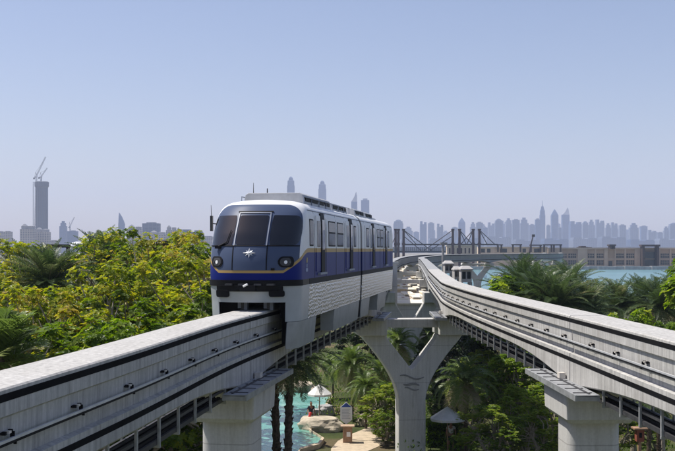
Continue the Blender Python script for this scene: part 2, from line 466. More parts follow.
# ------------------------------------------------------------------ piers
def rrect(cx, cy, sx, sy, r, n=5):
    pts = []
    for qx, qy, a0 in ((1, 1, 0), (-1, 1, 90), (-1, -1, 180), (1, -1, 270)):
        for k in range(n + 1):
            a = R(a0 + 90 * k / n)
            pts.append((cx + qx * (sx / 2 - r) + r * math.cos(a), cy + qy * (sy / 2 - r) + r * math.sin(a)))
    return pts
def platform(mb_parent, fr_i, fr, sgn, zc, length=6.2):
    p, r, t, s = fr[fr_i]; rz = math.atan2(t.y, t.x)
    mb = MB(); c = p + r * sgn * 0.86; c.z = zc
    mb.box(c + Vector((0, 0, 0.0)), (length, 0.62, 0.035), rz, 0)
    for u in (-0.3, 0.3):
        mb.box(c + r * u + Vector((0, 0, -0.05)), (length + .02, 0.05, 0.16), rz, 0)
    for k in (-1, 1):
        mb.box(c + t * k * (length / 2 - .03) + Vector((0, 0, -0.05)), (0.06, 0.58, 0.15), rz, 0)
    for k in range(7):
        mb.box(c + t * (-length / 2 + .5 + k * (length - 1) / 6) + Vector((0, 0, 0.025)), (0.06, 0.5, 0.02), rz, 1)
    mb.box(c - r * sgn * 0.12 + Vector((0, 0, 0.03)), (length * .92, 0.05, 0.03), rz, 1)
    mb.box(c + t * 0.5 - r * sgn * .2 + Vector((0, 0, .1)), (.3, .18, .2), rz, 2)
    return mb.build('access_platform', [M['steel'], M['dark_steel'], M['insul']], mb_parent)

def single_pier(fr, y, label):
    i = nearest(fr, y); p, r, t, s = fr[i]; rz = math.atan2(t.y, t.x)
    ztop = p.z - 2.07
    root = thing('guideway_pier', (p.x, p.y, 0), label, 'pier', 'concrete guideway piers')
    mb = MB()
    rings = []
    for z in (0, ztop - 0.85):
        rings.append([Vector((0, 0, z)) + p.to_2d().to_3d() + t * a + r * b for a, b in rrect(0, 0, 1.5, 1.5, 0.3, 6)])
    mb.loft(rings); mb.build('column', M['pier'], root, smooth=True)
    mb = MB(); rings = []
    for z, sx, sy in ((-0.86, 2.5, 1.72), (-0.74, 2.7, 1.92), (-0.04, 2.74, 1.98), (-0.0, 2.7, 1.94)):
        rings.append([p.to_2d().to_3d() + Vector((0, 0, ztop + z)) + t * a + r * b for a, b in rrect(0, 0, sx, sy, 0.06, 2)])
    mb.loft(rings); mb.build('cap', M['pier'], root)
    for k in (-1, 1):
        mb = MB(); mb.box(Vector((p.x, p.y, ztop + 0.05)) + t * 0.5 * k, (0.5, 0.7, 0.12), rz); mb.build('bearing', M['dark_steel'], root)
    for sgn in (1, -1): platform(root, i, fr, sgn, ztop + 0.16)
    return root
single_pier(FL, 30.5, 'round concrete pier beside the pool, under the beam at the train nose')
single_pier(FR, 30.5, 'round concrete pier among green shrubs, under the empty beam')

def y_pier(y, label, emblem=False, plats=True, cross=True):
    il, ir = nearest(FL, y), nearest(FR, y)
    a, b = FL[il][0], FR[ir][0]
    c = (a + b) / 2; ax = (b - a); ax.z = 0; sp = ax.length; ax.normalize(); ny = Vector((-ax.y, ax.x, 0))
    ztop = c.z - 2.07
    root = thing('guideway_pier', (c.x, c.y, 0), label, 'pier', 'concrete guideway piers')
    base = Vector((c.x, c.y, 0))
    hs = sp / 2; zt = ztop - 0.95
    arm = 0.55
    # Y outline, right half from the V notch outwards
    out = []
    out += [(0.0, zt - 1.95), (0.14, zt - 1.86), (0.3, zt - 1.65)]
    out += [(hs - arm - 0.55, zt - 0.25), (hs - arm - 0.45, zt)]
    out += [(hs + arm - .1, zt)]
    for k in range(9):                                      # outer curve into the stem
        q = k / 8
        x = (hs + arm - 0.25) * (1 - q) ** 2 + 2 * q * (1 - q) * 0.92 + 0.8 * q * q
        z = (zt - 0.25) * (1 - q) ** 2 + 2 * q * (1 - q) * (zt - 2.35) + (zt - 3.7) * q * q
        out.append((x, z))
    out += [(0.8, -1.3)]
    poly = out + [(-x, z) for x, z in reversed(out[1:])]
    mb = MB()
    th = 1.35
    n = len(poly)
    mb.extrude([base + ax * x + Vector((0, 0, z)) - ny * th / 2 for x, z in poly], ny * th)
    mb.build('stem', M['pier'], root, bevel=0.07)
    for sgn in (1, -1):
        mb = MB(); pc = base + ax * sgn * hs
        o = [(-0.98 * sgn, ztop), (1.0 * sgn, ztop), (1.12 * sgn, ztop - 0.35), (0.75 * sgn, ztop - 0.88), (0.6 * sgn, ztop - 0.945), (-0.98 * sgn, ztop - 0.945)]
        mb.extrude([pc + ax * x + Vector((0, 0, z)) - ny * 1.2 for x, z in o], ny * 2.4)
        mb.build('cap', M['pier'], root, bevel=0.05)
    if cross:
        mb = MB(); mb.box(base + Vector((0, 0, ztop - 0.28)), (sp - 1.9, 1.1, 0.5), math.atan2(ax.y, ax.x))
        mb.build('cross_beam', M['pier'], root, bevel=0.04)
    if plats:
        for sgn in (1, -1):
            platform(root, il, FL, sgn, ztop + 0.16); platform(root, ir, FR, sgn, ztop + 0.16)
    if emblem:
        mb = MB()
        def stroke(pts, wd):
            top = [base + ax * x + Vector((0, 0, z + wd * s)) - ny * (th / 2 + 0.02) for x, z, s in pts]
            bot = [base + ax * x + Vector((0, 0, z - wd * s)) - ny * (th / 2 + 0.02) for x, z, s in pts]
            k = len(top)
            mb.add(top + bot + [v + ny * 0.03 for v in top + bot],
                   [(i, i + 1, k + i + 1, k + i) for i in range(k - 1)] + [(2*k + i, 2*k + i + 1, 3*k + i + 1, 3*k + i) for i in range(k - 1)]
                   + [(i, i + 1, 2*k + i + 1, 2*k + i) for i in range(k - 1)] + [(k + i, k + i + 1, 3*k + i + 1, 3*k + i) for i in range(k - 1)])
        z0 = zt - 2.4
        for (x0, x1, zz, am, wd) in ((-0.72, 0.68, z0, 0.1, 0.055), (-0.52, 0.42, z0 - 0.42, -0.05, 0.075), (-0.45, 0.4, z0 - 0.68, 0.06, 0.05)):
            stroke([(x0 + (x1 - x0) * q / 14, zz - 0.08 * q / 14 + am * math.sin(q / 14 * 6.0 + .6), 0.35 + 0.65 * math.sin(math.pi * (0.08 + .84 * q / 14))) for q in range(15)], wd)
        mb.build('emblem', M['carve'], root)
    return root
y_pier(61, 'Y-shaped concrete pier with wavy emblem carved below its fork', True)
y_pier(95, 'second Y-shaped concrete pier, behind the one with the wavy emblem', False, False, False)
for y, l in zip(PIER_Y[4:], ['Y-shaped pier where the two beams begin to swing toward the lagoon', 'Y-shaped viaduct pier beside the grey cabins', 'viaduct pier at the crest of the empty track', 'pale viaduct pier beside the white boat',
                 'viaduct pier closest to the seaside hotel', 'last viaduct pier at the lagoon edge']):
    y_pier(y, l, False, False)

# ------------------------------------------------------------------ the train
def lerp_tab(tab, x):
    if x <= tab[0][0]: return tab[0][1]
    for (a, va), (b, vb) in zip(tab, tab[1:]):
        if x <= b: return va + (vb - va) * (x - a) / (b - a)
    return tab[-1][1]
HW = [(-1.25, 1.36), (-0.34, 1.45), (0.2, 1.47), (0.78, 1.49), (2.5, 1.49), (2.9, 1.48), (3.1, 1.45), (3.25, 1.39), (3.36, 1.3), (3.45, 1.16), (3.52, 0.9), (3.555, 0.5), (3.56, 0.0)]
V0 = [(-1.25, 0.22), (0.3, 0.12), (0.78, 0.04), (1.2, 0.0), (1.6, 0.04), (2.03, 0.17), (2.4, 0.4), (3.0, 0.86), (3.36, 1.22), (3.48, 1.5), (3.54, 1.9), (3.56, 2.3)]
BOW, SQ = 1.05, 2.0
def S(s, wz):
    """point on the streamlined body: s = metres round the plan from the nose centre, wz = height over the beam top"""
    a = abs(s); H = lerp_tab(HW, wz); v0 = lerp_tab(V0, wz)
    if a <= SQ:
        th = a / SQ * math.pi / 2
        u, v = H * math.sin(th) ** 0.94, v0 + BOW * (1 - math.cos(th) ** 1.02)
    else:
        tt = min(1, (a - SQ) / 2.6)
        u, v = H, BOW + v0 * (1 - tt) + (a - SQ)
    return Vector((math.copysign(u, s) if s else 0.0, v, wz))
def SN(s, wz):
    e = 0.02
    n = (S(s + e, wz) - S(s - e, wz)).cross(S(s, wz + e) - S(s, wz - e))
    n.normalize()
    if n.y > 0.2 and abs(s) < SQ: n = -n
    if abs(s) >= SQ and n.x * s < 0: n = -n
    return n
def sv_(v): return SQ + v - BOW                            # side coordinate of a distance v behind the nose

def livery():
    m, t, p = newmat('train livery paint')
    uv = node(t, 'ShaderNodeUVMap', uv_map='paint')
    sp = t.nodes.new('ShaderNodeSeparateXYZ'); t.links.new(uv.outputs[0], sp.inputs[0])
    a = mathn(t, 'ABSOLUTE', sp.outputs[0]); z = sp.outputs[1]
    x = mathn(t, 'DIVIDE', mathn(t, 'SUBTRACT', a, 0.95), 2.1, True)
    ease = mathn(t, 'SUBTRACT', 1.0, mathn(t, 'POWER', mathn(t, 'SUBTRACT', 1.0, x), 1.9))
    g = mathn(t, 'ADD', 1.225, mathn(t, 'MULTIPLY', ease, 0.67))
    half = mathn(t, 'ADD', 0.04, mathn(t, 'MULTIPLY', ease, 0.03))
    dz = mathn(t, 'SUBTRACT', z, g)
    below = mathn(t, 'LESS_THAN', dz, mathn(t, 'MULTIPLY', half, -1))
    gold = mathn(t, 'LESS_THAN', mathn(t, 'ABSOLUTE', dz), half)
    black = mathn(t, 'LESS_THAN', z, 0.965)
    # rounded-box mask round the windscreens
    r = 0.66
    qx = mathn(t, 'MAXIMUM', mathn(t, 'SUBTRACT', a, 1.66 - r), 0.0)
    qz = mathn(t, 'MAXIMUM', mathn(t, 'SUBTRACT', mathn(t, 'ABSOLUTE', mathn(t, 'SUBTRACT', z, 2.2)), 1.16 - r), 0.0)
    dd = mathn(t, 'SQRT', mathn(t, 'ADD', mathn(t, 'MULTIPLY', qx, qx), mathn(t, 'MULTIPLY', qz, qz)))
    mask = mathn(t, 'LESS_THAN', dd, r)
    v = coords(t)
    dirt = noisen(t, v, 1.3, 5)
    white = ramp(t, dirt, [(0.3, (0.72, 0.73, 0.74)), (0.7, (0.82, 0.82, 0.82))])
    c = mixc(t, mask, white, (0.075, 0.1, 0.17))
    c = mixc(t, below, c, (0.008, 0.018, 0.17))
    c = mixc(t, gold, c, (0.46, 0.31, 0.12))
    c = mixc(t, black, c, (0.012, 0.012, 0.014))
    t.links.new(c, p.inputs['Base Color'])
    p.inputs['Roughness'].default_value = 0.4; p.inputs['IOR'].default_value = 1.18; p.inputs['Specular IOR Level'].default_value = 0.5
    return m
M['livery'] = livery()
def ripple():
    m, t, p = newmat('polished white skirt panel')
    p.inputs['Base Color'].default_value = (0.62, 0.63, 0.64, 1); p.inputs['Metallic'].default_value = 0.72
    p.inputs['Roughness'].default_value = 0.15
    wv = node(t, 'ShaderNodeTexWave', wave_type='BANDS', bands_direction='Z'); wv.inputs['Scale'].default_value = 2.3
    wv.inputs['Distortion'].default_value = 7.0; wv.inputs['Detail'].default_value = 2.0; wv.inputs['Detail Scale'].default_value = 2.2
    t.links.new(coords(t, (1.0, 1.6, 1.0)), wv.inputs['Vector'])
    bump(t, p, wv.outputs['Fac'], 0.62, 0.022)
    return m
M['skirt'] = ripple()
M['skirt_front'] = simple('grey fascia paint', (0.37, 0.4, 0.42), 0.35, 0.0, 0.1, 1.5)
M['bogie_cover'] = simple('dull metal bogie cover', (0.34, 0.36, 0.38), 0.45, 0.25, 0.12, 2.5)
def glassm(name, col, rough=0.04, spec=0.5):
    m, t, p = newmat(name); p.inputs['Base Color'].default_value = (*col, 1); p.inputs['Roughness'].default_value = rough
    p.inputs['Specular IOR Level'].default_value = spec
    bump(t, p, noisen(t, coords(t), 0.8, 1), 0.16, 0.08)
    return m
M['screen'] = glassm('tinted windscreen', (0.006, 0.007, 0.01), 0.03, 0.7)
M['train_glass'] = glassm('tinted side window', (0.014, 0.026, 0.03), 0.08, 0.5)
M['train_glass'].node_tree.nodes['Principled BSDF'].inputs['IOR'].default_value = 1.16
M['silver'] = simple('silver trim', (0.24, 0.27, 0.34), 0.5, 0.0, 0.08)
M['lens'] = simple('white lamp lens and highlight', (0.85, 0.85, 0.85), 0.08, 0.0, 0.03, 3, 1.0)
M['roof_grey'] = simple('roof equipment grey', (0.42, 0.43, 0.45), 0.6, 0, 0.12)

train = thing('monorail_train', (0, 0, 0), 'white and blue monorail train with gold stripe and dark rounded nose, riding its beam', 'train')

def patch(poly_fn, s0, s1, z0, z1, off, r=0.0, ns=14, nz=8, th=0.0, mb=None, m=0, uv=True, rl=1.0, rr=1.0):
    """rounded-corner panel lying on the body surface; poly_fn maps (s, z) to a point and normal"""
    mb = mb or MB()
    if mb.uvs is None and uv: mb.uvs = []
    w_, h_ = s1 - s0, z1 - z0
    r = min(r, abs(w_) / 2.01, h_ / 2.01)
    base = len(mb.v); vs = []
    zs = [z0 + h_ * k / nz for k in range(nz + 1)] if r == 0 else sorted(set([z0 + r * (1 - math.cos(R(90 * k / 5))) for k in range(6)] + [z1 - r * (1 - math.cos(R(90 * k / 5))) for k in range(6)] + [z0 + h_ * k / nz for k in range(1, nz)]))
    rows = []
    for z in zs:
        ins = 0.0
        if r > 0:
            dz = max(0, r - (z - z0), r - (z1 - z)); ins = r - math.sqrt(max(0, r * r - dz * dz))
        rows.append((z, s0 + ins * rl, s1 - ins * rr))
    for z, a, b in rows:
        for k in range(ns + 1):
            s = a + (b - a) * k / ns
            p, n = poly_fn(s, z)
            vs.append(p + n * off)
            if mb.uvs is not None: mb.uvs.append((s, z))
    nr = len(rows); W = ns + 1
    fs = [(i * W + k, i * W + k + 1, (i + 1) * W + k + 1, (i + 1) * W + k) for i in range(nr - 1) for k in range(ns)]
    # rim going back into the body
    border = [k for k in range(W)] + [i * W + ns for i in range(1, nr)] + [(nr - 1) * W + k for k in range(ns - 1, -1, -1)] + [i * W for i in range(nr - 2, 0, -1)]
    bv = []
    for q in border:
        i, k = divmod(q, W); z, a, b = rows[i]; s = a + (b - a) * k / ns
        p, n = poly_fn(s, z); bv.append(p - n * 0.03)
        if mb.uvs is not None: mb.uvs.append((s, z))
    nb = len(border)
    fs += [(border[j], border[(j + 1) % nb], len(vs) + (j + 1) % nb, len(vs) + j) for j in range(nb)]
    mb.add(vs + bv, fs, m)
    return mb
def nose(s, z): return S(s, z), SN(s, z)
def make_flat(side):
    def f(s, z):                                            # plain coach: s is v (metres behind the nose)
        H = lerp_tab(HW, z); e = 0.02
        dH = (lerp_tab(HW, z + e) - lerp_tab(HW, z - e)) / (2 * e)
        n = Vector((side, 0, -dH)); n.normalize()
        return Vector((side * H, s, z)), n
    return f

ZS = [0.78, 0.97, 1.1, 1.3, 1.5, 1.75, 2.03, 2.3, 2.6, 2.8, 2.95, 3.08, 3.18, 3.26, 3.33, 3.39, 3.45, 3.49, 3.52, 3.54, 3.556]
def lead_shell(vend):
    mb = MB(); mb.uvs = []
    ss = [SQ * k / 22 for k in range(-22, 23)]
    send = sv_(vend)
    tail = [SQ + (send - SQ) * (k / 16) ** 1.5 for k in range(1, 17)]
    ss = [-x for x in reversed(tail)] + ss + tail
    rings = [[S(s, z) for s in ss] for z in ZS]
    for z in ZS: mb.uvs += [(s, z) for s in ss]
    mb.loft(rings, caps=False, closed=False)
    # roof crown closes the top, back wall closes the end
    n = len(ss); top = (len(ZS) - 1) * n
    fs = [(top + i, top + i + 1, top + n - 2 - i, top + n - 1 - i) for i in range(n // 2)]
    fs = [f for f in fs if len(set(f)) == 4] 
    mb.f += fs; mb.m += [0] * len(fs)
    back = [i * n for i in range(len(ZS))] + [i * n + n - 1 for i in range(len(ZS) - 1, -1, -1)]
    mb.f.append(tuple(back)); mb.m.append(0)
    return mb
def coach_shell(v0, v1):
    mb = MB(); mb.uvs = []
    zs = ZS
    prof = [(lerp_tab(HW, z), z) for z in zs] + [(-lerp_tab(HW, z), z) for z in reversed(zs)]
    rings = []
    for v in (v0, v0 + (v1 - v0) / 2, v1):
        rings.append([Vector((u, v, z)) for u, z in prof]); mb.uvs += [(6.0 + v, z) for u, z in prof]
    mb.loft(rings)
    return mb

V1, V2, V3 = 14.75, 15.25, 28.4
lead = lead_shell(V1).build('car_body', M['livery'], train, smooth=True)
coach = coach_shell(V2, V3).build('car_body', M['livery'], train, smooth=True)
# underframes, gangway
mb = MB()
mb.box((0, 8.0, 0.66), (2.5, 13.2, 0.22)); mb.box((0, 1.75, 0.66), (1.7, 1.6, 0.22))
for sgn in (1, -1): mb.box((sgn * 0.99, 7.8, 0.1), (0.62, 12.6, 0.9))
mb.build('underframe', M['black'], lead)
mb = MB(); mb.box((0, 21.8, 0.66), (2.5, 12.8, 0.22))
for sgn in (1, -1): mb.box((sgn * 0.99, 21.8, 0.1), (0.62, 12.6, 0.9))
mb.build('underframe', M['black'], coach)
mb = MB()
for k in range(5):
    g = 0.02 if k % 2 else 0.07
    prof = [(lerp_tab(HW, z) - g, z) for z in ZS[:-1]] + [(-lerp_tab(HW, z) + g, z) for z in reversed(ZS[:-1])]
    prof = [(u, max(-0.9, z)) for u, z in prof]
    prof = [(1.42 - g, -1.1)] + prof + [(-1.42 + g, -1.1), (-0.62, -1.1), (-0.62, 0.4), (0.62, 0.4), (0.62, -1.1)]
    v = V1 + 0.02 + k * (V2 - V1 - 0.04) / 4
    if k == 0: rings = []
    rings.append([Vector((u, v, z)) for u, z in prof])
mb.loft(rings); mb.build('gangway', M['black'], train)

# --- nose details
patch(nose, -1.60, -0.475, 2.05, 3.0, 0.012, 0.36, 18, 8, rr=0.12).build('windscreen', M['screen'], lead, smooth=True)
patch(nose, 0.475, 1.66, 2.05, 3.0, 0.012, 0.4, 18, 8, rl=0.12).build('windscreen', M['screen'], lead, smooth=True)
door = patch(nose, -0.42, 0.42, 1.27, 3.09, 0.010, 0.05, 12, 14).build('cab_door', M['livery'], lead, smooth=True)
patch(nose, -0.375, 0.375, 2.06, 2.99, 0.022, 0.05, 12, 8).build('door_window', M['screen'], lead, smooth=True)
mb = MB()
for sgn in (1, -1):
    patch(nose, sgn * 0.415 - 0.015, sgn * 0.415 + 0.015, 2.03, 3.06, 0.035, 0.0, 2, 10, mb=mb, uv=False)
patch(nose, -0.43, 0.43, 3.05, 3.072, 0.04, 0.0, 12, 2, mb=mb, uv=False)
mb.build('door_frame', M['silver'], lead, smooth=True)
mb = MB()
patch(nose, -0.48, 0.48, 3.095, 3.125, 0.03, 0.0, 12, 2, mb=mb, uv=False)
for sgn in (1, -1): patch(nose, sgn * 0.445 - 0.012, sgn * 0.445 + 0.012, 1.28, 2.03, 0.014, 0.0, 2, 8, mb=mb, uv=False)
patch(nose, -1.58, 1.62, 2.015, 2.045, 0.016, 0.0, 40, 2, mb=mb, uv=False)
mb.build('seal', M['black'], lead, smooth=True)
for sgn in (-1, 1):
    mb = patch(nose, sgn * 1.06 - 0.29, sgn * 1.06 + 0.29, 1.36, 1.70, 0.02, 0.17, 14, 6, uv=False)
    c = sgn * 1.06
    patch(nose, c - .19 - .04 * sgn + .0, c + .19 - .04 * sgn, 1.41, 1.65, 0.03, 0.12, 8, 5, mb=mb, m=1, uv=False)
    for k, (o, rr, mm) in enumerate(((-0.05, 0.055, 2), (0.1, 0.035, 4))):
        patch(nose, c + o * sgn - rr, c + o * sgn + rr, 1.52 - rr, 1.52 + rr, 0.045, rr, 6, 4, mb=mb, m=mm, uv=False)
    mb.build('headlight', [M['black'], M['dark_steel'], M['lens'], M['silver'], M['screen']], lead, smooth=True)
# eight-pointed star emblem on the cab door
mb = MB(); c0 = (0.0, 1.80); pts = []
for k in range(16):
    a = math.pi * 2 * k / 16; rr = (0.155 if k % 4 == 0 else 0.115) if k % 2 == 0 else 0.06
    p, n = nose(c0[0] + rr * math.sin(a), c0[1] + rr * math.cos(a)); pts.append(p + n * 0.022)
p, n = nose(*c0); mb.add(pts + [p + n * 0.05], [(k, (k + 1) % 16, 16) for k in range(16)])
mb.build('emblem', M['alu'], lead)
# wiper
mb = MB()
q = [nose(-0.95, 2.0), nose(-0.66, 2.12), nose(-0.57, 2.5)]
mb.tube([p + n * 0.05 for p, n in q], [0.035, 0.018, 0.012], 6)
p, n = nose(-0.98, 1.98); mb.box(p + n * .04, (.2, .1, .09)); mb.build('wiper', M['black'], lead)
p, n = nose(0.62, 1.3); MB().box(p + n * .03, (.1, .08, .07)).build('tow_point', M['black'], lead)
# mirrors on stalks
for sgn in (-1, 1):
    mb = MB(); b = S(sgn * 2.1, 2.75)
    mb.tube([b, b + Vector((sgn * .16, -.1, .02))], .02, 6); mb.box(b + Vector((sgn * .17, -.12, .02)), (.07, .14, .5), 0)
    mb.tube([b + Vector((sgn * .17, -.12, .2)), b + Vector((sgn * .19, -.12, .62))], [.015, .008], 6)
    if sgn < 0: mb.build('mirror', M['dark_steel'], lead)
# coupler cover and bumper band
mb = MB()
patch(nose, -1.95, 1.95, 0.78, 0.962, 0.03, 0, 40, 3, mb=mb, uv=False)
patch(nose, -1.0, 0.92, 0.62, 0.80, 0.05, 0.04, 24, 3, mb=mb, uv=False)
patch(nose, -1.02, -0.55, 0.44, 0.66, 0.07, 0.06, 8, 3, mb=mb, uv=False)
patch(nose, 0.5, 0.96, 0.46, 0.66, 0.07, 0.06, 8, 3, mb=mb, uv=False)
mb.box((0.0, -0.02, 0.72), (0.5, 0.3, 0.16)); mb.box((-0.32, 0.0, .74), (.16, .3, .1))
mb.tube([(-0.12, -0.2, 0.78), (0.02, -0.2, 0.85)], 0.035, 8, 1)  # white bar painted in as a highlight on the black coupler
for k in (-.62, -.2, .3, .7): mb.box((k, 0.05, .83), (.22, .3, .05), 0, 2)
mb.build('coupler', [M['black'], M['lens'], M['dark_steel']], lead, smooth=True)
# front fascia: bridge over the beam, and the two cheeks running back along the sides
mb = patch(nose, -1.02, 1.02, 0.27, 0.80, 0.0, 0, 24, 6, uv=False)
send = sv_(3.75)
for sgn in (1, -1):
    a, b = (1.02, send)
    patch(nose, min(sgn * a, sgn * 3.24), max(sgn * a, sgn * 3.24), -0.34, 0.80, 0.0, 0, 22, 8, mb=mb, uv=False)
mb.build('front_fascia', M['skirt_front'], lead, smooth=True)
for sgn in (1, -1):
    lo, hi = sorted((sgn * 1.08, sgn * send))
    patch(nose, lo, hi, -1.2, -0.35, 0.004, 0.06, 26, 6, uv=False).build('bogie_cover', M['bogie_cover'], lead, smooth=True)
mb = MB()                                                     # black backing boxes painted as the shade inside the fascia opening
mb.box((0, 1.9, 0.42), (2.3, 0.1, 0.6))
for sgn in (1, -1):
    mb.box((sgn * 0.98, 1.9, -0.45), (0.66, 0.1, 1.4)); mb.box((sgn * 1.0, 2.9, -0.6), (0.56, 1.6, 0.9))
mb.build('bogie_shade_box', M['black'], lead)
for u in (-0.42, 0.42):
    mb = MB()
    for k in range(3): mb.box((u + (k - 1) * .1, 1.0, 0.2 - .03 * k), (0.105, 0.2, 0.3), 0, k % 2)
    mb.build('guide_wheel_mount', [M['silver'], M['dark_steel']], lead)

# --- coach sides: skirts, bogie covers, doors, windows
def side_features(body, feats, skirt, covers, seams):
    for side in (1, -1):
        fn = make_flat(side)
        def P(v0, v1, z0, z1, off, r=0.0, mb=None, m=0, ns=4, nz=6):
            mb = mb or MB()
            b = len(mb.v)
            patch(fn, v0, v1, z0, z1, off, r, ns, nz, mb=mb, m=m, uv=False)
            return mb
        P(skirt[0], skirt[1], -0.34, 0.775, 0.003, 0, ns=30).build('skirt', M['skirt'], body, smooth=True)
        mb = MB(); P(skirt[0], skirt[1], 0.776, 0.965, 0.006, 0, mb=mb, ns=8, nz=2); mb.build('band', M['black'], body)
        for a, b in covers:
            P(a, b, -1.18, -0.352, -0.004, 0.05).build('bogie_cover', M['bogie_cover'], body, smooth=True)
            mb = MB(); mb.box((side * 1.15, a + .03, -0.76), (0.5, 0.05, 0.8)); mb.build('cover_end', M['bogie_cover'], body)
        mb = MB()
        for v in seams: P(v - .012, v + .012, 0.97, 3.2, 0.008, 0, mb=mb, ns=1, nz=10)
        P(skirt[0], skirt[1], 3.2, 3.222, 0.01, 0, mb=mb, ns=10, nz=1)
        mb.build('panel_seam', M['dark_steel'], body)
        for kind, a, b in feats:
            if kind == 'window':
                mb = P(a, b, 2.03, 2.96, 0.010, 0.05, m=1); P(a + .05, b - .05, 2.08, 2.5, 0.014, 0.03, mb=mb); P(a + .05, b - .05, 2.56, 2.91, 0.014, 0.03, mb=mb)
                mb.build('window', [M['train_glass'], M['black']], body)
            elif kind == 'narrow':
                mb = P(a, b, 2.03, 2.93, 0.010, 0.05, m=1); P(a + .05, b - .05, 2.08, 2.88, 0.014, 0.03, mb=mb)
                mb.build('window', [M['train_glass'], M['black']], body)
            elif kind == 'door':
                c = b - 0.75
                d = MB(); d.uvs = []
                patch(fn, a, c, 1.17, 3.08, 0.022, 0.03, 4, 8, mb=d)
                d.uvs = [(6.0, z) for s, z in d.uvs]
                dd = d.build('door', M['livery'], body)
                P(a + .12, c - .1, 2.0, 2.9, 0.03, 0.05).build('door_window', M['train_glass'], body)
                mb = P(c + .02, b, 1.12, 3.17, 0.05, 0.02); P(c + .12, b - .12, 1.9, 2.95, 0.056, 0.04, mb=mb, m=1)
                mb.build('door_pocket', [M['black'], M['screen']], body)
                mb = MB(); z = 1.13; H = lerp_tab(HW, z)
                mb.box((side * (H + 0.05), (a + b) / 2 + .2, z - .04), (0.12, b - a - .2, 0.07)); mb.build('door_step', M['silver'], body)
side_features(lead, [('narrow', 2.3, 3.0), ('door', 3.5, 5.1), ('window', 6.05, 7.6), ('window', 8.05, 9.6), ('door', 10.3, 12.0), ('narrow', 12.6, 13.25)], (2.28, V1), [(7.7, 14.6)], (3.25, 5.6, 7.83, 9.95, 12.35, 14.0))
side_features(coach, [('narrow', 16.7, 17.7), ('door', 18.0, 19.6), ('window', 20.8, 21.95), ('window', 22.3, 23.5), ('door', 23.8, 25.1), ('narrow', 25.8, 26.5)], (V2, V3), [(V2 + .1, 18.3), (21.6, 25.4)], (16.2, 20.2, 22.13, 23.65, 25.5, 27.4))
# small crest on the blue flank behind the nose
mb = MB()
fn = make_flat(1)
patch(nose, 2.62, 2.86, 1.48, 1.66, 0.008, 0.09, 8, 4, mb=mb, m=0, uv=False)
patch(nose, 2.56, 2.92, 1.20, 1.32, 0.008, 0.05, 8, 4, mb=mb, m=1, uv=False)
patch(nose, 2.66, 2.82, 1.34, 1.46, 0.008, 0.03, 8, 4, mb=mb, m=1, uv=False)
mb.build('flank_crest', [simple('dull gold paint', (0.3, 0.24, 0.1), 0.5), simple('pale blue paint', (0.2, 0.25, 0.42), 0.5)], lead)
# roof equipment
def roof_unit(body, v0, v1, hw, z1, dark=True):
    mb = MB()
    mb.loft([[Vector((u * f, v, z)) for u, z, f in ((hw + .08, 3.42, 1), (hw, z1 - .06, 1), (hw - .1, z1, 1), (-hw + .1, z1, 1), (-hw, z1 - .06, 1), (-hw - .08, 3.42, 1))] for v in (v0, v1)])
    for sgn in (1, -1):
        n = max(2, int((v1 - v0) / 1.3))
        for k in range(n):
            L = (v1 - v0 - .3) / n
            if dark: mb.box((sgn * (hw + .035), v0 + .15 + L * (k + .5), 3.42 + (z1 - 3.42) * .55), (0.05, L * .82, (z1 - 3.42) * .42), 0, 1)
    mb.build('roof_unit', [M['roof_grey'], M['black']], body, bevel=0.02)
roof_unit(lead, 3.6, 9.2, 1.0, 3.86); roof_unit(lead, 9.6, 13.6, 0.98, 3.8)
roof_unit(coach, 16.2, 19.4, 0.98, 3.82); roof_unit(coach, 19.8, 22.6, 0.98, 3.8); roof_unit(coach, 24.6, 26.6, 0.7, 3.7, False)
mb = MB()
for sgn in (1, -1):
    mb.tube([(sgn * 1.08, 3.4, 3.72), (sgn * 1.08, 14.0, 3.72)], 0.02, 6)
    for k in range(8): mb.bar((sgn * 1.08, 3.4 + k * 1.5, 3.40), (sgn * 1.08, 3.4 + k * 1.5, 3.72), 0.018)
mb.build('roof_rail', M['silver'], lead)
MB().tube([(-0.86, 4.2, 3.5), (-0.86, 4.2, 3.95), (-0.86, 4.2, 4.25)], [0.04, 0.015, 0.008], 6).build('antenna', M['dark_steel'], lead)
MB().tube([(-0.25, 3.7, 3.5), (-0.25, 3.7, 4.02)], [0.03, 0.02], 6).build('antenna', M['dark_steel'], lead)
train.location = (lx(32.2) , 32.2, EYE - 1.9); train.rotation_euler = (0, 0, -math.atan(HEAD))

# ------------------------------------------------------------------ foliage
def leaf_into(mb, p, d, n, L, Wd, tint):
    """one leaf: a folded blade of four points and two faces"""
    side = d.cross(n)
    if side.length < 1e-4: side = d.orthogonal()
    side.normalize(); up = side.cross(d)
    b = len(mb.v)
    mid = p + d * (L * 0.55)
    tip = p + d * L - up * (L * 0.12)
    for q in (p, mid + side * Wd + up * (Wd * .35), tip, mid - side * Wd + up * (Wd * .35)): mb.v.append((q.x, q.y, q.z))
    mb.f.append((b, b + 1, b + 2)); mb.f.append((b, b + 2, b + 3)); mb.m += [0, 0]
    mb.tint += [tint] * 4
def rv(rng):
    while True:
        v = Vector((rng.uniform(-1, 1), rng.uniform(-1, 1), rng.uniform(-1, 1)))
        if 0.05 < v.length < 1: return v.normalized()

